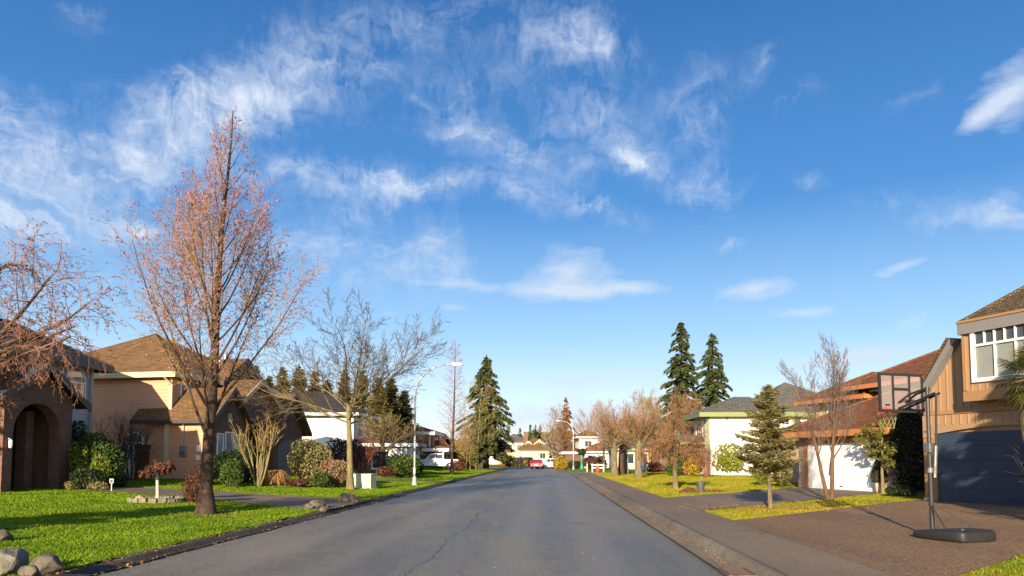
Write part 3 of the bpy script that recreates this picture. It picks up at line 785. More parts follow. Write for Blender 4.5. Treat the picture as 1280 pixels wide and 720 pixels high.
# --- left, nearest: blue-grey house with the brick entry arch
h1 = house((-19.5, 30), 90 - 2.63, 'blue-grey sided house with arched brick entry porch at the left edge', .33)
b = -.33
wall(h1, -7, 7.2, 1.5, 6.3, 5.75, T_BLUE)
hip(h1, -7.6, 7.85, .85, 6.9, 5.72, .56, R_SLATE, C_DKBROWN, fh=.3)
def arch_wall(x0, x1, a0, a1, spring, rise, apex, ez):
    n = 14; cx = (a0 + a1) / 2; r = (a1 - a0) / 2
    ar = [(cx - r * math.cos(t), spring + rise * math.sin(t)) for t in np.linspace(math.pi, 0, n)]
    return [(x0, -.5), (a0, -.5)] + ar[::-1] + [(a1, -.5), (x1, -.5), (x1, ez), ((x0 + x1) / 2, apex), (x0, ez)]
MB().prism(arch_wall(-1.15, 3.0, -.62, 2.25, 2.35, 1.2, 4.95, 3.85), -.25, .25).build('porch_arch', T_BRICK, h1)
gable(h1, .95, 2.75, -.6, 2.2, 3.55, .54, R_SLATE, C_DKBROWN, fh=.36, ends=(1, 0))
boxes(h1, 'porch_wall', T_BRICK, [(-1.15, -.72, .26, 1.5, -.5, 3.6), (2.6, 3.0, .26, 1.5, -.5, 3.6)])
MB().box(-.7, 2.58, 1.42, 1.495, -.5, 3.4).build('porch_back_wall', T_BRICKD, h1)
MB().box(1.55, 2.0, .75, 1.2, -.5, 3.3).build('porch_pillar', T_BRICK, h1, .01)
MB().box(2.28, 2.5, 1.30, 1.41, .1, 2.9).build('sidelight', T_BLUE, h1)
dr = MB().box(.3, 1.3, 1.36, 1.415, -.05, 2.1).build('door', C_DOOR, h1, .01); MB().lathe([(.03, 0), (.04, .03), (.02, .05)], 10, (1.2, 1.30, 1.0), 'y').build('handle', C_STEEL, dr)
MB().box(-1.2, 2.95, -.75, 1.4, -.45, -.02).build('porch_step', C_CONC, h1, .02)
window(h1, 5.15, 6.55, 4.02, 5.62, 1.5, nx=2, arch=True, gm=GLASS_P)
window(h1, -3.9, -2.2, 4.0, 5.3, 1.5, nx=2)
window(h1, -4.2, -2.2, 1.0, 2.4, 1.5, nx=2)
wl = MB().box(-.93, -.83, -.33, -.255, 2.05, 2.1).lathe([(.05, 1.72), (.07, 1.8), (.07, 2.0), (.02, 2.05)], 8, (-.88, -.36, 0)).build('wall_lamp', C_WHITE, h1)
downspout(h1, 6.95, 1.42, -.1, 5.7, C_BLUEGREY if 'C_BLUEGREY' in globals() else plain('paint_bluegrey', (.27, .30, .32), .5, .08))
MB().box(7.06, 7.24, 1.46, 1.64, -.3, 5.72).build('corner_board', plain('paint_bluegrey', (.27, .30, .32), .5, .08), h1)

# --- left, second: tan sided house with brown roofs and three brick gables
h2 = house((-16.5, 40.5), 78, 'tan lap-sided two-storey house with steep brown roofs and three brick gables facing the street', .56)
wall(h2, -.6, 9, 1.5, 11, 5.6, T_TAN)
rf = hip(h2, -1.05, 9.5, 1.0, 11.5, 5.5, .56, R_BROWN, C_CREAM, fh=.30)
MB().tube([(5.2, 2.5, 6.3), (5.2, 2.5, 7.1)], .07, 8).build('vent_pipe', C_STEEL, rf)
MB().tube([(7.2, 3.4, 6.5), (7.2, 3.4, 7.6)], .10, 8).tube([(7.2, 3.4, 7.6), (7.2, 3.4, 7.72)], .15, 8).build('chimney', C_STEEL, rf)
gable(h2, 5.4, 2.5, .7, 6.2, 5.35, .66, R_BROWN, C_DKBROWN, ends=(1, 0), wall_m=T_BRICKD, wall_z0=3.0)
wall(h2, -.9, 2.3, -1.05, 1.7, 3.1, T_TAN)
gable(h2, .65, 1.95, -1.5, 3.4, 2.95, .92, R_BROWN, C_DKBROWN, ends=(1, 0), wall_m=None)
w_ = [(-.95, -.6), (2.33, -.6), (2.33, 3.12), (.69, 4.63), (-.95, 3.12)]
MB().prism(w_, -1.14, -1.06).build('gable_wall', T_BRICK, h2)
boxes(h2, 'corner_board', C_CREAM, [(-.985, -.86, -1.17, -1.0, -.3, 3.1), (-.985, -.905, 1.3, 1.56, -.3, 3.1)])
for x0, x1, z1 in ((-.35, .1, 2.35), (.38, 1.05, 2.45), (1.3, 1.75, 2.35)): window(h2, x0, x1, .85, z1, -1.14, nx=1, gm=GLASS_P)
MB().box(.55, .83, -1.19, -1.145, 3.0, 3.5).build('gable_vent', C_CREAM, h2)
gable(h2, 3.75, 2.2, -1.3, 4.0, 4.05, .66, R_BROWN, C_CREAM, ends=(1, 0))
MB().prism(arch_wall(1.95, 5.55, 2.95, 4.55, 2.6, .8, 5.25, 4.1), -.95, -.55).build('porch_arch', T_BRICK, h2)
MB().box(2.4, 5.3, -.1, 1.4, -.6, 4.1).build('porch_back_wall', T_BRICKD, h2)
dr = MB().box(3.3, 4.2, -.16, -.105, 0, 2.1).build('door', C_DOOR, h2, .01); MB().lathe([(.03, 0), (.04, .03), (.02, .05)], 10, (3.42, -.22, 1.0), 'y').build('handle', C_STEEL, dr)
wall(h2, 5.4, 8.9, -1.05, 3, 2.75, T_BRICKD)
gable(h2, 7.15, 2.15, -1.6, 4.6, 2.55, 1.12, R_BROWN, C_DKBROWN, ends=(1, 0))
MB().prism([(5.4, -.6), (8.9, -.6), (8.9, 2.8), (7.15, 4.82), (5.4, 2.8)], -1.16, -1.06).build('gable_wall', T_BRICKD, h2)
MB().prism([(5.75, -.05), (8.5, -.05), (8.5, 1.75), (8.1, 2.1), (7.15, 2.3), (6.2, 2.1), (5.75, 1.75)], -1.22, -1.165).build('garage_door', C_TAUPE, h2)
window(h2, 2.0, 3.2, 3.95, 5.2, 1.5, nx=2, gm=GLASS_P)            # upper front
window(h2, .2, .9, 3.95, 5.1, 1.5, nx=1, gm=GLASS_P)
window(h2, 3.1, 4.15, .9, 2.45, -.6, 'left', nx=1, arch=True, gm=GLASS_P)
mb = MB().box(-1.02, -.905, .25, .65, 1.2, 1.75).tube([(-1.0, .45, 1.75), (-1.0, .45, 2.9)], .03, 8).build('meter_box', C_STEEL, h2, .01)
MB().lathe([(.10, -1.12), (.10, -1.02)], 12, (0, .45, 1.5), 'x').build('meter', C_GREY, mb)
boxes(h2, 'utility_panel', C_WHITE, [(-1.0, -.905, -.55, -.35, 1.45, 1.75), (-1.0, -.905, -.55, -.35, 1.0, 1.25), (-.98, -.905, -.95, -.65, 1.1, 1.7)])
MB().tube([(-1.1, 1.65, 5.4), (-.66, 1.44, 5.0), (-.66, 1.44, 3.2)], .045, 8).build('downspout', C_CREAM, h2)
MB().box(-.66, -.56, 1.44, 1.6, 0, 5.5).build('corner_board', C_CREAM, h2)

# --- left, third: white house behind the shrubs
h3 = house((-12.0, 66), 90 - 2.63, 'white stucco house with dark hip roof and low brick wing behind the olive shrubs', .35)
wall(h3, 0, 8, 1.8, 14, 5.15, T_STUCCO)
hip(h3, -.7, 8.6, 1.2, 14.6, 5.1, .46, R_DARK, plain('gutter_grey', (.26, .28, .31), .4, .06), fh=.28)
wall(h3, -1.2, 3, -1.65, 2.0, 2.5, T_BRICK)
hip(h3, -1.7, 2.8, -4.1, 2.6, 2.42, .22, R_DARK, C_WHITE, fh=.3)
boxes(h3, 'corner_post', C_WHITE, [(-1.34, -1.21, -1.86, -1.62, -.3, 2.3), (-1.3, -1.21, 1.6, 1.9, -.3, 2.5)])
window(h3, -2.3, -.2, .5, 1.9, -1.2, 'left', nx=3, fm=C_WHITE)
window(h3, 1.5, 3.2, 3.3, 4.6, 1.8, nx=2); window(h3, 4.8, 6.6, 3.3, 4.6, 1.8, nx=2)
h3b = MB().box(-1.25, 2.2, -3.6, -1.7, -.6, 2.38).build('garage_wall', plain('stucco_pale_grey', (.50, .52, .56), .9, .05, 2, bump=.2), h3)
garage_door(h3, -.9, 1.9, 2.1, -3.6, C_WHITE, C_WHITE)

# --- left, fourth: red-brown house beyond the lamp
h4 = house((-9.6, 96), 90 - 2.63, 'red-brown timber house with white trim posts beyond the pickup truck', .35)
wall(h4, 0, 10, .8, 9, 4.55, siding('redbrown_siding', (.19, .075, .045), .2, True))
hip(h4, -.6, 10.6, .1, 9.8, 4.5, .30, R_BROWN, C_WHITE, fh=.42)
wall(h4, -.4, 9, -1.0, .9, 2.4, siding('redbrown_siding', (.19, .075, .045), .2, True))
hip(h4, -1.0, 9.6, -1.7, 2, 2.4, .22, R_BROWN, C_WHITE, fh=.40)
boxes(h4, 'corner_post', C_WHITE, [(-.1, .12, .70, .88, 2.8, 4.5), (-.55, -.35, -1.1, -.9, -.3, 2.4)])
window(h4, 2.2, 3.6, 3.1, 4.1, 0, 'left', nx=2); window(h4, 3.0, 4.6, 3.1, 4.1, .8, nx=2); window(h4, 2, 3.5, .9, 2, -1.0, nx=2)
h4b = house((-10.5, 118), 90 - 2.63, 'low brown-roofed house with red chimney behind the clipped hedge columns', .3)
wall(h4b, 0, 11, .8, 9, 2.6, T_BEIGE); r_ = hip(h4b, -.6, 11.6, .1, 9.8, 2.55, .5, R_BROWN, C_CREAM)
MB().box(2.2, 3.1, 3.0, 3.9, 3.0, 5.7).box(2.12, 3.18, 2.92, 3.98, 5.7, 5.85).build('chimney', T_BRICK, r_)
window(h4b, 2, 3.6, .9, 2.1, .8, nx=2); window(h4b, 3, 4.6, .9, 2.1, 0, 'left', nx=2)

# --- far end of the street
def far_house(px0, px1, d, label, wall_m, roof_m, fm, h=2.6, depth=9, pitch=.5, z=None, dorm=0, gar=True, ov=.5):
    a = gd(px0, d); wd_ = (px1 - px0) / F * d
    r = house((a.x, d), 0, label, z)
    wall(r, 0, wd_, 0, depth, h, wall_m); hip(r, -ov, wd_ + ov, -ov, depth + ov, h - .05, pitch, roof_m, fm)
    return r, wd_
r, wd_ = far_house(650, 686, 168, 'cream house with hipped brown roof and two dormers at the end of the street', T_CREAM, R_BROWN, C_DKBROWN, 2.9, 8, .72)
garage_door(r, .6, 3.6, 2.2, 0, C_CREAM, C_WHITE); window(r, 4.4, 5.6, .9, 2.1, 0, nx=2)
for x_, hw_ in ((1.9, .8), (4.3, 1.25)):
    gable(r, x_, hw_, .9, 4, 3.9, .9, R_BROWN, C_CREAM, ends=(1, 0), wall_m=T_CREAM, wall_in=.2, wall_z0=3.2); window(r, x_ - .4, x_ + .4, 3.85, 4.55, 1.2, nx=2)
r, wd_ = far_house(628, 657, 186, 'grey two-storey house with brick chimney left of the cream house', T_BEIGE, R_GREY, C_DKBROWN, 5.0, 8, .55)
window(r, 1.2, 2.4, 3.2, 4.3, 0, nx=2); window(r, 3.6, 4.6, 3.2, 4.3, 0, nx=2); window(r, 1.2, 2.6, .9, 2.1, 0, nx=2)
MB().box(5.2, 6.2, -.7, -.05, -.3, 7.2).box(5.13, 6.27, -.77, .02, 7.2, 7.4).build('chimney', T_BRICK, r)
r, wd_ = far_house(604, 641, 158, 'low house with brown roof and white garage door beyond the fir tree', T_CREAM, R_BROWN, C_DKBROWN, 2.7, 9, .5)
garage_door(r, .4, 2.9, 2.2, 0, C_WHITE, C_WHITE); window(r, 3.5, 4.9, .9, 2.1, 0, nx=3)
gable(r, 2.2, 1.3, -.9, 3, 3.1, .8, R_BROWN, C_CREAM, ends=(1, 0), wall_m=T_CREAM, wall_in=.25, wall_z0=2.5)
r, wd_ = far_house(724, 747, 122, 'white house with two red-brown hip roofs behind the round maroon bushes', T_STUCCO, R_RED, C_WHITE, 4.9, 8, .55)
window(r, .9, 2.0, 3.4, 4.3, 0, nx=2)
wall(r, .6, 5.5, -3.5, .1, 2.5, T_STUCCO); hip(r, 0, 6.0, -4.1, .8, 2.45, .5, R_RED, C_WHITE)
wall(r, -2.4, .5, -1.5, 5, 2.4, T_BRICKD); hip(r, -2.9, 1.0, -2.0, 5.5, 2.4, .35, R_RED, C_WHITE, fh=.36)
window(r, 1.0, 1.8, .8, 2.0, -3.5, nx=1); window(r, 2.6, 3.6, .8, 2.0, -3.5, nx=2)

# --- right, far: beige house behind the pollarded trees
h7 = house((16.0, 98), -90 - 2.63, 'beige bungalow with grey roof partly hidden behind the thick-trunked trees', .2)
h7.location = (14.2, 104, .17); h7.rotation_euler = (0, 0, 0)
wall(h7, 0, 12, 0, 8, 2.7, T_BEIGE); hip(h7, -.6, 12.6, -.6, 8.6, 2.65, .45, R_GREY, C_CREAM)
MB().box(3.2, 4.2, -.07, -.005, -.1, 2.1).build('door', C_DOOR, h7); MB().box(4.5, 5.4, -.25, .02, -.1, 2.4).build('pillar', C_ORANGE, h7)
garage_door(h7, 6.9, 10.9, 2.15, 0, plain('garage_beige', (.36, .32, .27), .6, .06), C_CREAM); window(h7, .8, 2.4, .8, 2.1, 0, nx=2)

# --- right: white house with green eaves
h6 = house((17.6, 73.4), -92.63, 'white stucco house with sage green eaves and grey hip roofs behind the conifer', .22)
wall(h6, 0, 6.4, 0, 7.5, 5.35, T_STUCCO)
hip(h6, -.8, 7.1, -.85, 8.3, 5.3, .40, R_GREY, C_GREEN, fh=.40)
wall(h6, -7, 2.2, 4.2, 13, 5.4, T_STUCCO); hip(h6, -7.6, 4.6, 3.3, 15.0, 5.36, .56, R_GREY, C_GREEN, fh=.40)
wall(h6, 2.2, 3.9, 7.6, 13, 5.3, T_STUCCO)
boxes(h6, 'corner_board', C_GREEN, [(6.36, 6.46, -.05, .12, -.3, 5.3), (4.9, 5.1, -.06, -.004, -.3, 5.3), (6.405, 6.46, 7.3, 7.5, -.3, 5.3)])
window(h6, 1.3, 3.9, 3.2, 4.75, 0, nx=3, fm=C_WHITE); window(h6, 1.3, 3.4, .7, 2.3, 0, nx=2, fm=C_WHITE)
for y_ in (-.5, -1.5): MB().box(3.6, 4.1, y_ - .45, y_, -.3, 2.75).build('porch_pillar', C_ORANGE, h6, .02)
gable(h6, 3.6, 1.6, -2.2, 0, 2.75, .4, R_GREY, C_GREEN, ends=(1, 0))
MB().lathe([(.10, 0), (.12, .12), (.06, .2)], 10, (6.52, 1.6, 4.85)).build('wall_lamp', C_GREY, h6)
window(h6, 1.0, 2.0, 3.8, 4.7, 4.2, nx=2)

# --- right: house with red-brown tiled roofs and orange fascias
h5 = house((P2.x, P2.y), -76, 'stone-fronted house with red-brown roofs, orange fascias and white garage door', .17)
wall(h5, -.02, 6.5, 0, 8, 2.65, T_STONE)
hip(h5, -.75, 7.2, -.75, 9.2, 2.62, .50, R_RED, C_ORANGE, fh=.30)
garage_door(h5, .80, 5.75, 2.2, 0, plain('garage_white', (.74, .75, .77), .45, .05), C_ORANGE, 4, 6, .22)
MB().box(-.06, .38, -.05, -.004, -.1, .42).build('plinth', T_STONE, h5)
wall(h5, -8.5, .0, 4.5, 14, 2.8, T_STONE); hip(h5, -9.2, 1.5, 3.6, 14.6, 2.7, .45, R_RED, C_ORANGE, fh=.30)
wall(h5, -3.0, 5.5, 6.2, 15, 5.45, T_CREAM); hip(h5, -3.7, 6.2, 5.4, 15.7, 5.4, .50, R_RED, C_ORANGE, fh=.25)
wall(h5, -7.6, -2.8, 6.4, 13, 4.95, T_CREAM); hip(h5, -8.4, -2.0, 5.6, 13.8, 4.9, .50, R_RED, C_ORANGE, fh=.25)
window(h5, -6.2, -4.2, 3.7, 4.7, 6.4, nx=2); window(h5, -2.2, .4, 4.3, 5.2, 6.2, nx=3); window(h5, 2.0, 4.2, 4.3, 5.2, 6.2, nx=2)
MB().box(1.0, 1.7, 9.4, 9.8, 7.3, 7.75).build('skylight', C_BLACK, h5)
MB().tube([(3.0, 9.4, 7.0), (3.0, 9.4, 8.0)], .06, 8).build('vent_pipe', C_STEEL, h5)

# --- right, nearest: timber house with the blue garage door
h8 = house((P1.x, P1.y), math.degrees(math.atan2(D1.y, D1.x)), 'brown board-and-batten house with bay window and dark blue garage door', .17)
EZ, TX, TZ = 3.90, 1.60, 5.50                                       # steep lower roof edge: from eave to upper eave
W0 = .25; prof = [(W0, -.5), (9.0, -.5), (9.0, EZ), (9.0 - TX, TZ), (W0 + TX, TZ), (W0, EZ)]
wb = MB().prism(prof, 0, 9)
for i in range(1, 30):
    x_ = .30 * i
    wb.box(x_ - .022, x_ + .022, -.024, .004, 3.12, min(EZ + ((x_ - W0) / TX) * (TZ - EZ) - .12, EZ + ((9.0 - x_) / TX) * (TZ - EZ) - .12, TZ))
for i in range(2, 20): wb.box(.30 * i - .022, .30 * i + .022, -.164, -.138, 2.62, 2.95)
wb.build('wall', T_TIMBER, h8)
MB().box(W0 + TX + .35, 8.0, .02, 8.9, 5.2, 5.80).build('upper_wall', T_TIMBER, h8)
for s_ in (0, 1):
    X = (lambda v: W0 + v) if not s_ else (lambda v: 9.0 - v)
    MB().prism([(X(-.22), EZ - .42), (X(-.02), EZ - .42), (X(TX + .02), TZ - .05), (X(TX - .22), TZ + .0)], -.30, .1).build('rake_board', C_GREY, h8)
for s_ in (0, 1):
    X = (lambda v: W0 + v) if not s_ else (lambda v: 9.0 - v)
    MB().prism([(X(-.30), EZ - .38), (X(-.225), EZ - .38), (X(TX - .225), TZ + .02), (X(TX - .32), TZ + .05)], -.34, 9.3).build('roof', R_CEDAR, h8)
hip(h8, 2.40, 8.3, -.72, 9.4, 5.74, .76, R_CEDAR, C_GREY, th=.14, fh=.40)
MB().box(2.34, 8.36, -.80, -.77, 5.84, 5.92).build('drip_edge', C_BROWN, h8)
# bay with its window
by = -.62
bb = MB().box(2.46, 6.4, by, -.003, 3.62, 5.76)
for i in range(14): bb.box(2.70 + .26 * i - .02, 2.70 + .26 * i + .02, by - .022, by + .002, 3.645, 3.84)
bb.build('bay', T_TIMBER, h8)
MB().box(2.40, 6.46, by - .06, -.004, 3.30, 3.64).build('bay_base', C_BROWN, h8, .015)
boxes(h8, 'bay_trim', C_BROWN, [(2.42, 2.54, by - .05, by - .003, 3.66, 5.76), (6.32, 6.44, by - .05, by - .003, 3.66, 5.76)])
wn = window(h8, 2.90, 5.68, 4.02, 5.52, by, nx=4, gm=CLEAR, fw=.13, top_row=5.06, sill=False, proud=.09)
cu = MB()
for i in range(48):
    x_ = 2.92 + 2.74 * i / 48; dy = .012 * math.sin(i * 1.9) + .006 * math.sin(i * .7)
    cu.quad((x_, by - .012 + .0 * dy, 4.04), (x_ + .058, by - .012 - .004 * (i % 2), 4.04), (x_ + .058, by - .012 - .004 * (i % 2), 5.04), (x_, by - .012, 5.04))
cu.build('curtain', C_CURTAIN, wn)
MB().box(2.91, 5.67, by - .006, by - .003, 5.05, 5.51).build('room_shade_panel', plain('room_shadow', (.08, .09, .11), .8), wn)  # dark panel standing in for the shaded room behind the upper panes
MB().box(W0 - .02, 9.0, -.055, -.004, 2.98, 3.12).build('band_board', C_BROWN, h8)
gdr = garage_door(h8, .74, 6.0, 2.36, .10 - .12, C_DOORBLUE, None, 5, 1, mullion=False)
ar = [(.64, 2.2)] + [(.64 + 5.46 * t, 2.30 + .22 * math.sin(math.pi * t)) for t in np.linspace(0, 1, 14)] + [(6.1, 2.2), (6.35, 2.2), (6.35, 2.95), (W0, 2.95), (W0, 2.2)]
MB().prism(ar, -.14, -.06).build('door_head', T_TIMBER, h8)
boxes(h8, 'door_post', C_BROWN, [(W0 - .03, .72, -.10, -.004, -.2, 2.965), (6.02, 6.38, -.10, -.004, -.2, 2.965)])
MB().box(W0 - .06, .40, -.13, -.005, -.2, .12).build('plinth', C_CONC, h8)
# ------------------------------------------------------------------ trees and plants
B_BROWN = bark('bark_brown', (.045, .03, .022), (.13, .09, .065)); B_DARK = bark('bark_dark', (.035, .022, .017), (.085, .055, .042), 7)
B_PALE = bark('bark_pale', (.085, .065, .04), (.195, .155, .10), 8, (.22, .19, .05)); B_OLIVE = bark('bark_olive', (.11, .085, .045), (.25, .20, .11), 8, (.22, .20, .05))
B_ORANGE = bark('twig_orange', (.15, .08, .038), (.32, .19, .10), 5); B_TAN = bark('twig_tan', (.20, .14, .09), (.36, .28, .20), 5); B_GREY = bark('bark_grey', (.12, .10, .085), (.26, .22, .18), 8)
B_PINK = bark('twig_pink', (.17, .085, .06), (.36, .20, .14), 5); B_MOSS = bark('bark_mossy', (.07, .055, .035), (.22, .18, .115), 6, (.13, .115, .045)); B_GOLD = bark('twig_gold', (.17, .11, .035), (.34, .24, .09), 5)
BUD = leafmat('bud_pink', (.26, .085, .10), (.50, .25, .27), .35); BUD_O = leafmat('leaf_rust', (.16, .05, .02), (.36, .14, .05), .3)
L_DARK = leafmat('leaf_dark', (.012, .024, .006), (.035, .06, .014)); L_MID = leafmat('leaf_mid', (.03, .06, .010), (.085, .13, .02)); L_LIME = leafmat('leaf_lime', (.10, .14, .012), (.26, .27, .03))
L_OLIVE = leafmat('leaf_olive', (.10, .09, .03), (.30, .26, .10)); L_TAN = leafmat('leaf_tan', (.16, .09, .045), (.36, .24, .13)); L_RUST = leafmat('leaf_brownred', (.06, .022, .014), (.17, .065, .035))
L_YEL = leafmat('leaf_yellow', (.24, .16, .012), (.42, .30, .025)); L_MAROON = leafmat('leaf_maroon', (.05, .018, .016), (.14, .055, .045)); L_STRAW = leafmat('leaf_straw', (.30, .15, .05), (.55, .33, .15))
N_FIR = leafmat('needle_fir', (.03, .045, .016), (.105, .125, .04), .15); N_BLUE = leafmat('needle_greygreen', (.13, .125, .04), (.46, .40, .18), .2); N_GOLD = leafmat('needle_gold', (.11, .095, .02), (.29, .23, .055), .15); N_BRONZE = leafmat('needle_bronze', (.12, .06, .02), (.28, .14, .05), .12)
N_GREEN = leafmat('needle_green', (.05, .08, .014), (.17, .20, .04), .15)

def bare(name, loc, label, P, L, r, bark_m, twig_m, seed, split=2, d=(0, 0, 1), flare=.5, buds=None, group=None, n0=9, n1=3, cat='tree'):
    rng = random.Random(seed); out = {}; root = empty(name, loc, label, cat, group=group)
    grow(out, Vector((0, 0, -.08)), Vector(d), L, r, 0, P, rng)
    tree_parts(root, out, bark_m, twig_m, split, n0, n1, flare)
    if buds: add_buds(root, out, buds, rng)
    return root, out

# big columnar tree with pink catkins on the left lawn: low whorl of steep limbs
g0 = gp(257, 643)
P = dict(segs=[14, 9, 5, 3], wob=[.035, .07, .12, .2], trop=[.06, .075, .06, -.10], taper=[.08, .12, .3, .5], kids=[38, 17, 9], t0=[.18, .36, .10], ang=[.66, .58, .7], lr=[.50, .36, .42], rr=[.30, .38, .55], rmin=.0038, kref=[None, 3.2, .7, None],
         shape=[lambda t: 1.05 - t, lambda t: 1.1 - .5 * t, None])
big, out = bare('catkin_tree', g0, 'tall leafless tree with pink catkins and dark trunk on the left front lawn', P, 11.3, .185, B_DARK, B_GOLD, 24, 2, flare=.75, buds=(BUD, 21000, .048, 1.6))

# weeping cherry whose crown enters from the left edge
P = dict(segs=[5, 8, 7, 7, 3], wob=[.05, .17, .18, .14, .2], trop=[.0, .035, -.04, -.22, -.05], taper=[.7, .2, .25, .5, .6], kids=[14, 13, 10, 3], t0=[.6, .15, .1, .2], ang=[.95, .8, .8, .6], lr=[.78, .5, .62, .4], rr=[.42, .40, .45, .6], rmin=.0035)
wl = pt(-84, 560, 14.5); wl.z = hz(wl.x, wl.y)
weep, out = bare('weeping_cherry', wl, 'weeping cherry with tangled reddish hanging twigs at the left edge of the photo', P, 3.4, .19, B_DARK, B_PINK, 5, 2, d=(.04, 0, 1), buds=(BUD_O, 5500, .05, .8))
st2 = []; r2 = random.Random(3); out2 = {}
P3 = dict(segs=[7, 6, 5, 3], wob=[.14, .18, .16, .2], trop=[.02, -.05, -.18, -.05], taper=[.25, .3, .5, .6], kids=[11, 9, 4], t0=[.15, .1, .2], ang=[.8, .8, .6], lr=[.62, .55, .4], rr=[.5, .5, .6], rmin=.0035)
for pl in (((-60, 450), (0, 431), (30, 426), (62, 411), (86, 398), (108, 381)), ((-50, 455), (5, 432), (32, 420), (55, 424), (78, 414), (94, 408)), ((-40, 455), (10, 436), (36, 431), (60, 437), (88, 420)), ((-40, 440), (0, 418), (24, 394), (44, 370), (58, 352), (72, 338)), ((-60, 380), (-10, 342), (12, 330), (34, 332))):
    q_ = [pt(x, y, 14.4 + .5 * math.sin(i + x)) - wl for i, (x, y) in enumerate(pl)]; n_ = len(q_); st2.append((q_, [.05 * (1 - i / n_) ** 1.1 + .007 for i in range(n_)]))
    for k_ in range(13):
        f_ = r2.uniform(.6, n_ - 1.01); i_ = int(f_); c_ = q_[i_].lerp(q_[i_ + 1], f_ - i_)
        grow(out2, c_, (q_[i_ + 1] - q_[i_]).normalized() * .5 + rdir(r2) + Vector((0, 0, .35)), r2.uniform(.5, 1.15), .011, 1, P3, r2)
for (x0, y0, x1, y1) in ((44, 370, 43, 290), (72, 338, 77, 300), (62, 411, 66, 352), (24, 394, 22, 330)):
    a_, b_ = pt(x0, y0, 14.4) - wl, pt(x1, y1, 14.4) - wl; st2.append(([a_, a_.lerp(b_, .5) + rdir(r2) * .05, b_], [.010, .007, .003]))
    for k_ in range(5): c_ = a_.lerp(b_, r2.uniform(.3, .95)); grow(out2, c_, rdir(r2) + Vector((0, 0, .2)), .45, .006, 2, P3, r2)
V, Fq = tubes([q for l in out2 for q in out2[l]], 3); np_mesh('twigs', V, Fq, B_PINK, weep, True); add_buds(weep, out2, (BUD_O, 1500, .045, .8), r2)
V, Fq = tubes(st2, 6); np_mesh('limb', V, Fq, B_BROWN, weep, True)

# spreading street tree left of the lamp
P = dict(segs=[6, 10, 7, 4, 2], wob=[.03, .12, .14, .16, .2], trop=[.02, .012, .025, .03, .02], taper=[.72, .12, .2, .4, .5], kids=[15, 14, 9, 5], t0=[.74, .12, .15, .15], ang=[1.02, .66, .62, .6], lr=[1.36, .44, .45, .45], rr=[.42, .42, .5, .6], rmin=.0062, shape=[lambda t: .72 + .3 * t, None, None, None])
bare('street_tree', gp(438, 612), 'wide leafless street tree with pale trunk beside the cream utility box', P, 4.4, .165, B_PALE, B_BROWN, 12, 3)

# thin larch and birches beyond the lamp
P = dict(segs=[12, 4, 3], wob=[.015, .1, .15], trop=[.02, .05, .03], taper=[.08, .25, .4], kids=[75, 9], t0=[.16, .15], ang=[1.1, .8], lr=[.19, .45], rr=[.22, .5], rmin=.009, shape=[lambda t: 1.2 - .95 * t, None])
bare('bare_larch', gd(565, 72), 'slender straight leafless larch with brown trunk in front of the white pickup', P, 12.6, .17, B_BROWN, B_PINK, 3, 1)
P = dict(segs=[9, 6, 4, 3], wob=[.04, .12, .14, .2], trop=[.04, .05, .05, .03], taper=[.15, .25, .3, .5], kids=[22, 8, 5], t0=[.2, .2, .15], ang=[.85, .7, .6], lr=[.40, .45, .5], rr=[.4, .5, .6], rmin=.013)
bare('bare_birch', gd(597, 98), 'pale-trunked leafless birch in front of the big fir', P, 10.5, .15, B_PALE, B_GOLD, 4)
bare('bare_birch', gd(588, 95), 'thin young birch left of the pale-trunked birch', P, 6.5, .07, B_PALE, B_GOLD, 5)
bare('bare_birch', gd(583, 92), 'smallest thin birch sapling beside the golden hedge', P, 5.0, .05, B_PALE, B_GOLD, 6)
conifer('fir_tree', gd(608, 116), 17.3, 5.6, 1.8, 'big dark fir tree left of the road where it bends', N_FIR, B_BROWN, 30, 8, .55, 11, .30, 5, .42, gaps=.30, up=.12, power=.72, fan=.45)

# evergreens behind the left houses: one tree each
bgc = [(318, 92, 468, N_FIR, 2.6), (335, 96, 476, N_GREEN, 2.6), (352, 88, 462, N_GOLD, 2.4), (372, 84, 466, N_GREEN, 2.2), (392, 88, 470, N_GOLD, 2.2), (408, 92, 476, N_GREEN, 2.2), (430, 90, 470, N_GOLD, 2.0), (452, 86, 468, N_GREEN, 2.2), (472, 84, 474, N_GOLD, 2.4), (488, 88, 480, N_GREEN, 2.3), (300, 95, 480, N_GREEN, 2.5), (505, 90, 500, N_FIR, 2.2)]
words = ['dark fir rising beside the last brick gable of the tan house', 'green fir behind the tan house garage gable', 'golden cypress just right of the tan house roofs', 'tall green cypress above the dark roof of the white house', 'golden cypress left of the street tree trunk', 'green cypress directly behind the street tree fork',
         'golden cypress right of the street tree fork', 'tall green cypress behind the white house', 'golden olive cypress at the right end of the white house', 'green cypress above the brick wing of the white house', 'green cypress half hidden behind the tan house roof', 'short dark fir right of the white house']
for i, ((px, d_, top, m_, rd), wd_) in enumerate(zip(bgc, words)):
    l = gd(px, d_); hh = pt(px, top + (i * 37 % 11) - 4, d_).z
    conifer('evergreen', l, hh, rd * 1.0, .4, wd_, m_, B_BROWN, 26, 8, .5, 9, .12, 40 + i, .2, group='evergreens behind the left houses', gaps=.22, up=.65, power=.72, lw=.55, fan=.5)
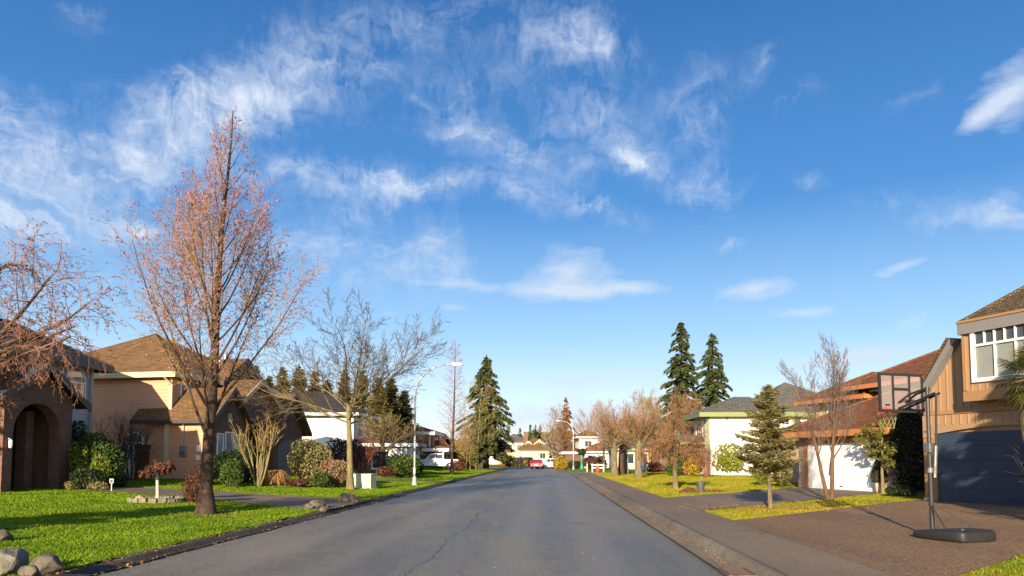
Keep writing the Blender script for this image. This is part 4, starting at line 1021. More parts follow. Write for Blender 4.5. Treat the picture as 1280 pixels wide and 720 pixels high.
# small firs far ahead
for px, d_, top, m_, wd_ in ((663, 215, 531, N_GREEN, 'bright green fir above the cream house roof'), (669.5, 220, 530, N_FIR, 'dark narrow fir right of the bright green fir'), (675.5, 225, 531, N_BRONZE, 'bronze tinted fir above the right end of the cream house'), (650, 240, 535, N_FIR, 'far grey fir behind the brick chimney'), (636, 205, 528, N_OLV if 'N_OLV' in globals() else N_GOLD, 'pale olive fir right behind the big fir')):
    l = gd(px, d_); conifer('fir_tree', l, pt(px, top, d_).z - l.z, 2.1, .6, wd_, m_, B_BROWN, 14, 7, .7, 5, .2, int(px), .25, group='small firs beyond the end houses', gaps=.2)
conifer('cedar_tree', gd(708, 150), pt(708, 497, 150).z - .3, 3.4, 1.2, 'tall bronze cedar behind the far street lamp', N_BRONZE, B_BROWN, 22, 7, .6, 6, .3, 9, .35, gaps=.3)
conifer('fir_tree', gd(853, 92), pt(853, 403, 92).z, 3.5, 5.5, 'taller of the two dark firs above the green-eaved house', N_FIR, B_BROWN, 24, 8, .5, 10, .32, 31, .34, group='two tall firs on the right', gaps=.34, up=.18, power=.6)
conifer('fir_tree', gd(892, 96), pt(892, 417, 96).z, 3.4, 5.0, 'shorter right-hand fir of the pair above the green-eaved house', N_FIR, B_BROWN, 24, 8, .5, 10, .32, 37, .34, group='two tall firs on the right', gaps=.34, up=.18, power=.6)

# far off wood closing the view
rg = np.random.default_rng(5); n_ = 30000
x_ = rg.uniform(-330, 330, n_); tops = 7.5 + 3.0 * np.sin(x_ * .11) * np.sin(x_ * .037 + 1) + 2.4 * np.abs(np.sin(x_ * .45 + np.sin(x_ * .2)))
z_ = tops * rg.random(n_) ** .7; y_ = 300 + rg.normal(0, 6, n_)
wood = leaf_mesh('far_wood', np.stack([x_, y_, z_ + .6], 1), rvec(n_, rg) + np.array([0, 0, .5]), rvec(n_, rg) + np.array([0, -1.2, .3]), rg.uniform(.9, 2.2, n_), rg.uniform(.7, 1.3, n_), leafmat('far_foliage', (.035, .04, .02), (.12, .095, .045), .1), None)
tag(wood, 'low far-off wood closing the view beyond all the houses', 'wood', kind='stuff')

# right side: pollarded trees, umbrella tree, hedge trees
P = dict(segs=[4, 5, 5, 3], wob=[.06, .14, .14, .2], trop=[.0, .05, .06, .04], taper=[.85, .3, .2, .4], kids=[18, 12, 7], t0=[.66, .12, .1], ang=[.85, .75, .6], lr=[1.5, .5, .45], rr=[.30, .34, .5], rmin=.0095)
for px, d_, L_, r_, sd, wd_ in ((768, 68, 3.4, .30, 7, 'left of two thick mossy pollarded trees standing close together'), (776, 70, 3.5, .28, 8, 'shaded pollarded tree just right of another thick trunk'), (798, 59, 3.3, .28, 9, 'pale thick-trunked pollarded tree nearest the pavement')):
    bare('pollarded_tree', gd(px, d_), wd_, P, L_, r_, B_MOSS if sd != 8 else B_DARK, B_ORANGE, sd, 2, flare=.35, group='pollarded street trees', n1=3)
P2_ = dict(segs=[3, 6, 4], wob=[.05, .06, .12], trop=[0, .05, .05], taper=[.8, .25, .4], kids=[34, 7], t0=[.6, .3], ang=[.62, .35], lr=[2.5, .35], rr=[.13, .55], rmin=.010)
bare('pollarded_tree', gd(782, 76), 'pollarded tree with long pale whips sprouting above its neighbours', P2_, 3.0, .26, B_MOSS, B_TAN, 17, 1, group='pollarded street trees')
P = dict(segs=[4, 6, 6, 6], wob=[.07, .12, .12, .12], trop=[0, -.02, -.10, -.17], taper=[.8, .35, .3, .4], kids=[16, 14, 11], t0=[.72, .2, .1], ang=[1.15, .7, .6], lr=[1.28, .48, .66], rr=[.38, .4, .5], rmin=.0075)
bare('umbrella_tree', gp(844, 611), 'umbrella-shaped weeping tree with russet twigs on the right lawn', P, 2.1, .125, B_PALE, B_ORANGE, 14, 2, buds=(BUD_O, 1500, .06, 1))
P = dict(segs=[6, 6, 5, 3], wob=[.08, .14, .16, .2], trop=[.05, .05, .06, .05], taper=[.3, .25, .3, .4], kids=[18, 12, 8], t0=[.12, .12, .1], ang=[.65, .6, .6], lr=[.62, .5, .45], rr=[.4, .42, .55], rmin=.0125)
for px, d_, L_, sd, tm, wd_ in ((842, 80, 7.0, 3, B_ORANGE, 'dense russet leafless tree below the two tall firs'), (866, 78, 6.2, 4, B_ORANGE, 'russet leafless tree touching the green-eaved house'), (818, 86, 7.2, 6, B_GOLD, 'golden-brown leafless tree behind the umbrella tree'), (800, 92, 8.2, 8, B_TAN, 'tall pale-twigged leafless tree behind the pollarded trees'), (755, 100, 7.4, 9, B_TAN, 'pale pinkish leafless tree beyond the hydrant'),
                           (693, 138, 7.0, 11, B_TAN, 'thin tan leafless tree right of the cream house'), (706, 128, 8.6, 12, B_ORANGE, 'orange-brown leafless tree left of the far lamp'), (738, 150, 9.0, 13, B_PINK, 'reddish leafless tree behind the white house with red roofs')):
    bare('leafless_tree', gd(px, d_), wd_, P, L_, .16, B_BROWN, tm, sd, 2, group='leafless trees of the far right side')

# right foreground: conifer, multi-stem tree, small leafy tree
conifer('spruce_tree', gp(963, 636), 3.75, 1.16, .95, 'grey-green young spruce on the grass strip between the two driveways', N_BLUE, B_MOSS, 26, 10, .14, 17, .06, 3, .065, gaps=.36, up=.36, power=.66, lw=.24, fan=.5)
mroot = empty('multi_stem_tree', gp(1038, 627), 'forked multi-stem leafless tree on the strip before the white garage door', 'tree')
P = dict(segs=[9, 7, 5, 3], wob=[.05, .09, .12, .16], trop=[.02, .07, .06, .03], taper=[.12, .2, .3, .5], kids=[15, 12, 8], t0=[.26, .18, .12], ang=[.5, .5, .55], lr=[.46, .40, .45], rr=[.40, .40, .6], rmin=.0042)
out = {}; rg_ = random.Random(8)
grow(out, Vector((-.04, 0, -.05)), Vector((-.24, .03, 1)), 4.4, .075, 0, P, rg_); grow(out, Vector((.05, .02, -.05)), Vector((.03, -.02, 1)), 4.9, .082, 0, P, rg_); grow(out, Vector((.02, .05, .9)), Vector((.22, .1, 1)), 3.9, .05, 0, P, rg_)
tree_parts(mroot, out, bark('bark_redbrown', (.07, .04, .024), (.16, .095, .06), 7), bark('twig_greybrown', (.09, .068, .055), (.21, .165, .135), 6), 2, 9, 3, .3)
lroot, out = bare('leafy_tree', gp(1104, 617), 'small broadleaf tree with yellow-green leaves beside the white garage', dict(segs=[6, 5, 4], wob=[.06, .15, .2], trop=[.0, .02, -.02], taper=[.4, .3, .4], kids=[14, 9], t0=[.38, .2], ang=[1.0, .7], lr=[.52, .5], rr=[.5, .5], rmin=.005), 2.9, .075, B_OLIVE, B_OLIVE, 4, 2)
ldir = leafmat('leaf_goldgreen', (.045, .06, .012), (.20, .19, .03)); add_buds(lroot, out, (ldir, 2300, .14, .35), random.Random(2), 'foliage')

# unseen trees added to cast shade into the scene (left behind, right behind)
conifer('unseen_pine', (-24.5, 17.0, .35), 9.6, 2.6, 4.8, 'unseen high-crowned pine on the left, added to shade the tan house', N_FIR, B_BROWN, 12, 7, .35, 7, .15, 71, .3, gaps=.25, up=.2, power=.45)
conifer('unseen_cypress', (-14.6, 5.2, .3), 5.2, 2.0, .5, 'unseen dense cypress on the left, added for the shadow band on the lawn', N_GREEN, B_BROWN, 18, 8, .3, 9, .2, 72, .2, gaps=.15, up=.4, power=.5)
conifer('unseen_fir', (12.5, 12.8, .2), 7.2, 2.1, .4, 'unseen dense fir on the right, added to shade the blue garage door', N_FIR, B_BROWN, 22, 9, .3, 11, .2, 73, .2, gaps=.15, up=.3, power=.6)
P = dict(segs=[6, 7, 5, 3], wob=[.03, .10, .13, .16], trop=[.02, .04, .05, .05], taper=[.7, .2, .25, .4], kids=[8, 7, 5], t0=[.7, .22, .15], ang=[.8, .65, .6], lr=[1.1, .5, .5], rr=[.56, .5, .55], rmin=.008)
bare('unseen_tree', (9.6, 6.0, .2), 'unseen spreading leafless tree on the right, added for streaky driveway shadows', P, 3.2, .14, B_GREY, B_BROWN, 75, 2)

# palm at the right edge
pb = gd(1300, 17.5); palm = empty('palm_tree', pb, 'fan palm with ragged green fronds at the right edge before the bay window', 'palm')
rgp = random.Random(6); tp = Vector((0, 0, 3.35))
tr_ = [([Vector((0, 0, -.1)), Vector((.03, .02, 1.2)), Vector((-.02, 0, 2.4)), tp], [.15, .13, .13, .12])]
V, Fq = tubes(tr_, 10); np_mesh('trunk', V, Fq, bark('palm_bark', (.05, .035, .02), (.16, .11, .06), 12), palm, True)
fv, ff, sv = [], [], []
for i in range(34):
    a_ = i * 2.4; e_ = R(72 - 3.6 * i + rgp.uniform(-8, 8)); d_ = Vector((math.cos(a_) * math.cos(e_), math.sin(a_) * math.cos(e_), math.sin(e_)))
    stl = rgp.uniform(.45, .6); c_ = tp + d_ * stl + Vector((0, 0, -.04)); sv.append(([tp, tp + d_ * stl * .5, c_], [.018, .013, .01]))
    side = d_.cross(Vector((0, 0, 1))).normalized(); upv = side.cross(d_)
    for k_ in range(22):
        b_ = R(-115 + 230 * k_ / 21); l_ = .58 * (1 - .25 * abs(b_) / 2) * rgp.uniform(.85, 1.1)
        fd = (d_ * math.cos(b_) + side * math.sin(b_)).normalized(); wv_ = fd.cross(upv).normalized() * .018
        m_ = c_ + fd * l_ * .55 + upv * .03; t_ = c_ + fd * l_ + Vector((0, 0, -.16 * l_ * rgp.uniform(.4, 1.5)))
        k0 = len(fv); fv += [c_, m_ + wv_, t_, m_ - wv_]; ff.append((k0, k0 + 1, k0 + 2, k0 + 3))
V, Fq = tubes(sv, 5); np_mesh('frond_stalk', V, Fq, B_OLIVE, palm, True)
np_mesh('fronds', [tuple(v) for v in fv], ff, leafmat('palm_leaf', (.035, .055, .01), (.15, .15, .03), .3), palm)
dv, df = [], []
for i in range(60):
    a_ = rgp.uniform(0, 6.28); z0_ = rgp.uniform(2.5, 3.25); o_ = Vector((math.cos(a_), math.sin(a_), 0)); s_ = Vector((-o_.y, o_.x, 0)) * .05
    p0 = o_ * .12 + Vector((0, 0, z0_)); p1 = o_ * .38 + Vector((0, 0, z0_ - .25)); p2 = o_ * .36 + Vector((0, 0, z0_ - .8)); k0 = len(dv)
    dv += [p0, p1 + s_, p2, p1 - s_]; df.append((k0, k0 + 1, k0 + 2, k0 + 3))
np_mesh('dead_fronds', [tuple(v) for v in dv], df, leafmat('palm_dead', (.14, .08, .035), (.28, .18, .09), .2), palm)

# shrubs -------------------------------------------------------------
MATS['bark_brown'] = B_BROWN
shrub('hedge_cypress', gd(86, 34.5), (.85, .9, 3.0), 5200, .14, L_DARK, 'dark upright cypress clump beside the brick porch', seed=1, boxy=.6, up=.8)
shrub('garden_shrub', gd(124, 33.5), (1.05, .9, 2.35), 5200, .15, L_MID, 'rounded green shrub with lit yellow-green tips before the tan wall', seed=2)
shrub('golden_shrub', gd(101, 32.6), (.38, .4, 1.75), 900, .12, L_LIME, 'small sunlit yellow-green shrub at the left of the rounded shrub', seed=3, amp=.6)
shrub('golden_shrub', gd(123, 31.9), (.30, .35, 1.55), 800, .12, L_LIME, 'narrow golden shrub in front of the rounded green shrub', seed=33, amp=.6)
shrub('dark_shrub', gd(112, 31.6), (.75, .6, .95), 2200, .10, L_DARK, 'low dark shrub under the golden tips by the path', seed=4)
shrub('dark_shrub', gd(148, 33.8), (.55, .6, .8), 1500, .10, L_DARK, 'low dark bush beside the white lattice screen', seed=5)
shrub('heather_clump', gd(93, 31.4), (.32, .3, .34), 500, .08, L_OLIVE, 'small ochre heather clump at the left end of the porch bed', seed=6)
shrub('heather_clump', gd(126, 30.9), (.42, .3, .38), 700, .08, L_OLIVE, 'larger ochre heather clump by the path edge', seed=7)
twig_shrub('bare_shrub', gd(140, 38.2), 3.3, .9, 12, B_DARK, 'dark leafless shrub against the tan side wall, left one', seed=11, kids=(9, 6), lean=.75, r=.03)
twig_shrub('bare_shrub', gd(166, 38.6), 3.4, .75, 9, B_DARK, 'leafless shrub against the tan wall above the arched window', seed=12, kids=(9, 6), lean=.55, r=.03)
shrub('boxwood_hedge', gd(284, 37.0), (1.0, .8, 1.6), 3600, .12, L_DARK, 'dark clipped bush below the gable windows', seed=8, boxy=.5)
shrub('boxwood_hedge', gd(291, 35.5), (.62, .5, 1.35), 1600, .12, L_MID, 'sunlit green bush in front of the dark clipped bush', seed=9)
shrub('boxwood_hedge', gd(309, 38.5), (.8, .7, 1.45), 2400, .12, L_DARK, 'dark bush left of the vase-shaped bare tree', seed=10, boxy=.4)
shrub('rust_shrub', gp(243, 629), (.42, .4, .88), 1500, .085, L_RUST, 'rust-brown shrub left of the big trunk', seed=13)
shrub('rust_shrub', gd(250, 35.5), (.5, .4, 1.0), 900, .08, L_MAROON, 'reddish shrub half hidden behind the big trunk', seed=14)
P = dict(segs=[5, 4, 3], wob=[.1, .12, .2], trop=[.05, .06, .06], taper=[.55, .4, .5], kids=[4, 3], t0=[.45, .3], ang=[.45, .5], lr=[.5, .5], rr=[.7, .6], rmin=.007)
vroot = empty('coppiced_tree', gd(324, 36.5), 'small vase-shaped coppiced tree with pale bare stems before the brick garage', 'tree'); out = {}; rg_ = random.Random(5)
for i in range(15):
    a_ = i * 2.4; l_ = .12 + .3 * rg_.random(); grow(out, Vector((math.cos(a_) * .12, math.sin(a_) * .12, 0)), Vector((math.cos(a_) * l_, math.sin(a_) * l_, 1)), rg_.uniform(2.2, 3.2), .035, 0, P, rg_)
tree_parts(vroot, out, B_OLIVE, B_GOLD, 1, 6, 4)
def grass_clump(name, loc, h, r_, n, mat, label, seed):
    rg = np.random.default_rng(seed); root = empty(name, loc, label, 'grass clump')
    a = rg.uniform(0, 6.28, n); rr = r_ * rg.random(n) ** .5 * .35; L_ = h * rg.uniform(.7, 1.3, n); sp = rg.uniform(.3, 1.0, n) * r_
    b = np.stack([np.cos(a) * rr, np.sin(a) * rr, 0 * a], 1); m = b + np.stack([np.cos(a) * sp * .5, np.sin(a) * sp * .5, L_ * .75], 1); t = b + np.stack([np.cos(a) * sp * 1.2, np.sin(a) * sp * 1.2, L_ * rg.uniform(.05, .6, n)], 1)
    s = np.stack([-np.sin(a), np.cos(a), 0 * a], 1) * .02
    V = np.stack([b - s, b + s, m + s, m - s, m - s, m + s, t + s * .2, t - s * .2], 1).reshape(-1, 3); np_mesh('blades', V, np.arange(len(V)).reshape(-1, 4), mat, root); return root
grass_clump('straw_grass', gp(346, 607), .8, .62, 700, L_STRAW, 'straw-coloured ornamental grass clump beside the olive shrub', 3)
shrub('rhododendron', gp(389, 606), (1.15, 1.0, 2.35), 5200, .15, L_OLIVE, 'tall olive-yellow rhododendron in front of the white house', seed=15, up=.3)
shrub('tan_shrub', gp(420, 609), (.72, .7, 1.45), 2600, .12, L_TAN, 'tan brown shrub between the rhododendron and street tree trunk', seed=16, up=.4)
shrub('green_shrub', gp(401, 610), (.5, .45, .85), 1200, .10, L_MID, 'small green shrub at the foot of the rhododendron', seed=17)
shrub('dead_fern', gp(372, 609), (.55, .4, .4), 700, .12, L_RUST, 'low russet fern patch left of the rhododendron foot', seed=18)
twig_shrub('maple_shrub', gd(452, 57), 3.2, .9, 10, bark('twig_red', (.10, .03, .022), (.24, .09, .06)), 'red-twigged maple shrub before the brick wing', seed=19, kids=(9, 7), lean=.8, r=.04, buds=(L_RUST, 500, .12, .5))
shrub('dark_shrub', gd(430, 56), (1.3, 1, 2.6), 2500, .2, L_MAROON, 'maroon-brown shrub left of the red-twigged maple', seed=29)
P = dict(segs=[5, 7, 5, 3], wob=[.06, .14, .16, .2], trop=[.0, .03, .03, .0], taper=[.7, .25, .3, .4], kids=[12, 11, 7], t0=[.4, .15, .1], ang=[.9, .65, .6], lr=[1.1, .5, .5], rr=[.5, .5, .55], rmin=.012)
bare('brown_tree', gd(478, 60), 'spreading brown leafless tree before the brick wing of the white house', P, 3.6, .2, B_BROWN, B_OLIVE, 23, 2)
bare('brown_tree', gd(508, 66), 'low brown leafless tree behind the lamp post', P, 3.0, .17, B_BROWN, B_BROWN, 24, 2)
shrub('laurel', gd(497, 60), (1.0, .9, 1.7), 2400, .2, L_MID, 'green laurel bush left of the lamp post', seed=20)
shrub('laurel', gd(507, 58), (.95, 1, 1.7), 2400, .2, L_MID, 'green laurel bush directly behind the lamp post', seed=21)
shrub('laurel', gd(519, 62), (.55, .7, 1.3), 1800, .2, L_DARK, 'dark laurel bush between lamp post and pickup bonnet', seed=22)
shrub('red_shrub', gd(482, 56), (.7, .5, .8), 900, .14, L_RUST, 'low red-brown shrub under the pale wall', seed=23)
# hedge columns beyond the pickup
for px, d_, hh, w_, m_, wd_ in ((539, 100, 3.6, .75, L_OLIVE, 'olive clipped column left of the pickup roof'), (556, 104, 4.2, .8, L_DARK, 'tall dark clipped hedge column behind the pickup bed'), (563, 104, 4.0, .8, L_DARK, 'dark hedge column right of the tallest one'), (573, 104, 3.9, .9, L_YEL, 'golden hedge block nearest the larch trunk'), (582, 105, 3.7, .9, L_OLIVE, 'olive hedge block behind the thin birches'), (591, 106, 3.4, .9, L_LIME, 'yellow-green hedge block at the right end')):
    shrub('hedge', gd(px, d_), (w_, .9, hh), 1500, .24, m_, wd_, 'hedge', seed=int(px), boxy=.8, group='clipped hedges beyond the pickup', amp=.15)
shrub('rust_shrub', gd(573, 88), (.9, .7, 1.3), 900, .2, L_RUST, 'rusty shrub behind the pickup tailgate', seed=24)
# far end
shrub('yellow_hedge', gd(700.5, 112), (1.15, 1.1, 1.9), 2600, .22, L_YEL, 'bright yellow hedge right of the white car', 'hedge', seed=25, boxy=.6, amp=.2)
shrub('orange_bush', gd(634, 150), (1.2, 1.0, 1.9), 1200, .3, leafmat('leaf_orange', (.30, .10, .015), (.5, .2, .03)), 'orange bush left of the dark red car', seed=26)
shrub('orange_bush', gd(660.5, 150), (.75, .8, 1.3), 700, .3, L_YEL, 'small orange-yellow bush right of the dark grey car', seed=27)
shrub('round_bush', gd(738, 104), (1.15, 1.1, 1.9), 1700, .22, L_MAROON, 'left round maroon bush before the white house with red roofs', seed=28)
shrub('round_bush', gd(749, 106), (1.1, 1.1, 1.9), 1700, .22, L_MAROON, 'right round maroon bush before the white house with red roofs', seed=30)
shrub('green_bush', gd(747, 100), (.8, .8, .9), 900, .2, L_MID, 'small clipped green bush under the maroon bushes', seed=31)
shrub('green_bush', gd(718, 112), (1.2, .9, 1.2), 1200, .22, L_DARK, 'dark bush at the foot of the far lamp', seed=32)
# right
shrub('bright_shrub', gp(911, 594), (1.55, 1.0, 2.6), 3600, .22, L_LIME, 'large glossy lime-green shrub against the white side wall', seed=34)
shrub('yellow_shrub', gd(866, 62), (.85, .8, 1.9), 1400, .2, L_YEL, 'yellow shrub beside the orange porch pillars', seed=35)
shrub('green_bush', gd(843, 64), (.8, .8, 2.2), 1200, .2, L_MID, 'green bush left of the orange porch pillars', seed=36)
twig_shrub('red_twig_shrub', gd(882, 60), 2.7, .9, 16, bark('twig_redbrown', (.12, .04, .03), (.26, .11, .08)), 'bushy red-twigged dogwood at the corner of the green-eaved house', seed=37, kids=(10, 7), r=.03)
shrub('orange_bush', gd(818, 84), (1.0, .9, 1.3), 900, .22, L_RUST, 'russet bush before the beige bungalow', seed=38)
shrub('low_conifer', gd(951, 42), (.5, .5, 1.4), 900, .14, L_LIME, 'yellow-green low conifer behind the young spruce', seed=39)
shrub('low_conifer', gd(976, 40), (.45, .5, 1.2), 900, .14, L_OLIVE, 'olive low conifer left of the stone-fronted garage', seed=40)
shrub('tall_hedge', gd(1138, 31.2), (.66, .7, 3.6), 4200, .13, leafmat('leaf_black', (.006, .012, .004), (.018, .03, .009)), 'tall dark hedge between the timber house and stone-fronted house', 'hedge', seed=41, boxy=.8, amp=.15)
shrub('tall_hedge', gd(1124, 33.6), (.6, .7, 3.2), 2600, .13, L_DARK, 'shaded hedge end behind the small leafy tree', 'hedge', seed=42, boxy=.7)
shrub('low_shrub', gp(1127, 621), (.55, .5, .5), 900, .09, L_DARK, 'low spreading dark shrub at the corner of the brown driveway', seed=43)
shrub('dark_shrub', (13.3, 18.3, .18), (.75, .8, 2.3), 2600, .13, L_DARK, 'big dark bush under the palm at the right edge', seed=44)
twig_shrub('bare_shrub', gd(1296, 18.0), 2.3, .5, 6, B_BROWN, 'leafless shrub with brown stems at the right edge below the palm', seed=45, kids=(4, 3), lean=.6)
# ------------------------------------------------------------------ objects
def rock(name, loc, r_, label, seed, mat, sq=(1, .85, .75), group=None, cat='boulder'):
    """weathered boulder: a fine sphere broken by planes and noise"""
    import bmesh
    rg = random.Random(seed); bm = bmesh.new(); bmesh.ops.create_icosphere(bm, subdivisions=4, radius=1)
    pl = [(rdir(rg), rg.uniform(.62, .9)) for _ in range(14)]; ph = [(rdir(rg) * rg.uniform(2, 7), rg.uniform(0, 6)) for _ in range(12)]
    for v in bm.verts:
        d = v.co.normalized(); q = 1.0
        for n_, k_ in pl:
            c_ = d.dot(n_)
            if c_ > .05: q = min(q, k_ / c_)
        q += sum(math.sin(f_.dot(d) + o_) for f_, o_ in ph) * .014
        v.co = Vector((d.x * sq[0], d.y * sq[1], d.z * sq[2])) * q * r_
    me = bpy.data.meshes.new(name); bm.to_mesh(me); bm.free(); me.materials.append(mat)
    for p in me.polygons: p.use_smooth = False
    o = link(bpy.data.objects.new(name, me)); o.location = (loc[0], loc[1], loc[2] + r_ * sq[2] * .45); o.rotation_euler = (0, 0, rg.uniform(0, 6))
    return tag(o, label, cat, group)
ROCK = bark('rock_grey', (.07, .066, .058), (.25, .23, .19), 8, (.20, .17, .05)); ROCKD = bark('rock_dark', (.05, .045, .04), (.17, .14, .11), 6)
rock('boulder', gp(12, 717), .33, 'largest pale lichen-covered boulder at the lower left corner', 1, ROCK)
rock('boulder', gp(58, 717), .24, 'brownish boulder just right of the largest pale boulder', 2, ROCKD)
rock('boulder', gp(36, 720), .14, 'small stone wedged between the two big boulders', 3, ROCKD)
rock('boulder', gp(1, 676), .22, 'dark rock on the lawn at the left edge of the photo', 4, ROCKD)
for i, (px, py, r_, s_) in enumerate(((396, 636, .30, 'largest brown rock on the near side of the left driveway mouth'), (387, 637, .17, 'small rock left of the largest driveway rock'), (404, 639, .16, 'low rock right of the largest driveway rock'), (409, 637, .12, 'smallest rock at the tip of the near lawn'), (431, 627, .26, 'dark rock on the far side of the left driveway mouth'), (437, 628, .30, 'broad dark rock at the street tree side of the driveway'), (444, 629, .16, 'small dark rock nearest the street kerb'))):
    rock('rock', gp(px, py), r_ * 1.1, s_, 20 + i, ROCKD, group='rocks edging the left driveway', cat='rock')
rock('rock', gp(176, 627), .2, 'tan stone at the left end of the small round flower bed', 41, bark('rock_tan', (.25, .17, .10), (.4, .29, .18), 5), cat='rock')

# small grafted tree in its stone-edged bed
bl = gp(197, 627); bed = empty('flower_bed', bl, 'low stone-edged bed of dark soil under the small grafted tree', 'flower bed')
m_ = MB(); m_.lathe([(.80, 0), (.80, .05), (.5, .10), (.0, .12)], 20); m_.build('soil', SOIL, bed)
stn = MB().box(-.13, .13, -.08, .08, -.02, .15)
for i in range(19):
    a_ = 6.283 * i / 19; o_ = MB().box(-.125, .125, -.08, .08, -.02, rnd.uniform(.12, .17)).build('edging_stone', ROCK, bed, .025); o_.location = (.84 * math.cos(a_), .84 * math.sin(a_), 0); o_.rotation_euler = (rnd.uniform(-.1, .1), rnd.uniform(-.1, .1), a_ + 1.57)
P = dict(segs=[4, 5, 5, 4], wob=[.03, .14, .14, .15], trop=[0, -.02, -.14, -.2], taper=[.85, .3, .4, .5], kids=[12, 9, 6], t0=[.88, .25, .15], ang=[1.25, .7, .6], lr=[.78, .5, .6], rr=[.5, .5, .6], rmin=.004)
bare('weeping_maple', (bl.x, bl.y, bl.z + .1), 'small grafted weeping maple with white stem and rust twigs in the stone bed', P, 1.05, .055, plain('bark_white', (.50, .42, .32), .85, .15, 10), B_PINK, 33, 1, buds=(L_RUST, 2100, .075, .8), flare=.2)

# screen, gate, garden sign by the tan house
fl = gd(160, 39.6); fc = empty('lattice_screen', fl, 'white garden screen with lattice top between shrub and red-brown gate', 'fence', R(-12))
m_ = MB().box(-.35, .35, -.02, .02, 0, 1.35); m_.build('panel', C_WHITE, fc)
m_ = MB()
for i in range(9):
    x_ = -.35 + .0875 * i
    for s_ in (-1, 1):
        x0_, x1_ = (x_, min(.35, x_ + .36)) if s_ > 0 else (x_, max(-.35, x_ - .36)); dz = abs(x1_ - x0_)
        if dz > .02: m_.tube([(x0_, -.012 * s_, 1.37), (x1_, -.012 * s_, 1.37 + dz)], .009, 4)
m_.build('lattice', C_WHITE, fc); boxes(fc, 'rail', C_WHITE, [(-.35, .35, -.03, .03, 1.74, 1.80), (-.35, .35, -.03, .03, 1.35, 1.39)]); boxes(fc, 'post', C_WHITE, [(-.43, -.352, -.045, .045, -.1, 1.86), (.352, .43, -.045, .045, -.1, 1.86)])
fl = gd(179, 39.4); gt = empty('garden_gate', fl, 'red-brown wooden side gate against the tan wall', 'gate', R(-12))
m_ = MB(); [m_.box(-.42 + .14 * i + .004, -.28 + .14 * i - .004, -.02, .02, .05, 1.55) for i in range(6)]; m_.build('boards', C_GATE, gt)
boxes(gt, 'rail', C_GATE, [(-.42, .42, -.05, -.022, .25, .37), (-.42, .42, -.05, -.022, 1.30, 1.42), (-.46, .46, -.04, .04, 1.56, 1.80)]); MB().box(.28, .36, -.07, -.052, .95, 1.0).build('latch', C_BLACK, gt)
sl_ = gd(142, 30.6); sg = empty('garden_sign', (sl_.x, sl_.y, sl_.z), 'small white garden sign with a dark emblem in front of the dark shrubs', 'sign')
MB().box(-.015, .015, -.01, .01, 0, .40).build('stake', C_STEEL, sg); b_ = MB().box(-.085, .085, -.025, -.012, .32, .50).build('board', C_CONC, sg, .01); MB().prism([(-.06, .36), (.02, .34), (.06, .40), (.02, .47), (-.03, .46), (-.05, .42)], -.032, -.027).build('emblem', C_BLACK, b_)

# utility box
ul = gp(455, 611); ub = empty('utility_box', ul, 'cream metal utility box on the grass beside the street tree', 'utility box', R(-14))
MB().box(-.58, .58, -.40, .40, -.1, .05).build('base', C_CONC, ub, .01); MB().box(-.52, .52, -.35, .35, .053, .70).build('body', plain('box_cream', (.58, .56, .36), .5, .1, 4), ub, .015)
MB().box(-.55, .55, -.38, .38, .703, .76).build('lid', plain('box_cream', (.58, .56, .36)), ub, .012); MB().box(-.46, -.34, -.362, -.352, .50, .62).build('warning_plate', plain('plate_grey', (.3, .3, .28), .5), ub); MB().box(.36, .40, -.372, -.352, .35, .47).build('handle', C_BLACK, ub)

# street lamps
def lamp(loc, h, reach, rz, label, r_=.06):
    root = empty('street_lamp', loc, label, 'street lamp', rz, 'curved white street lamps')
    m = plain('lamp_paint', (.40, .41, .42), .45, .06, 5)
    MB().lathe([(.17, 0), (.17, .06), (.12, .10), (.10, .5)], 14).build('base', m, root)
    n_ = 15; hh = h - reach * .95; pts = [(0, 0, .05), (0, 0, hh * .5), (0, 0, hh)]
    pts += [(reach * (1 - math.cos(a_)), 0, hh + (h - hh) * math.sin(a_)) for a_ in np.linspace(.12, 1.45, n_)] + [(reach * 1.1, 0, h)]
    rad = list(np.linspace(r_, r_ * .55, len(pts))); MB().tube(pts, rad, 12).build('pole', m, root, smooth=True)
    hd = MB().prism([(reach * 1.08, h - .05), (reach * 1.08, h + .08), (reach * 1.2, h + .12), (reach * 1.42, h + .06), (reach * 1.44, h - .02), (reach * 1.36, h - .06)], -.12, .12).build('lamp_head', plain('lamp_head_grey', (.4, .42, .42), .4), root, .02)
    MB().box(reach * 1.14, reach * 1.36, -.09, .09, h - .085, h - .062).build('lens', C_WHITE, hd)
    MB().box(-.06, .06, -r_ - .015, -r_ + .02, .7, 1.0).build('hatch', m, root)
l_ = gp(518, 607); lamp(l_, pt(577, 456, l_.y).z - l_.z, 1.95, R(-4), 'tall curved white street lamp on the left verge')
l_ = gd(716.5, 106); lamp(l_, pt(697, 526, 106).z - l_.z, 1.7, R(180), 'distant curved white street lamp at the road bend', .06)

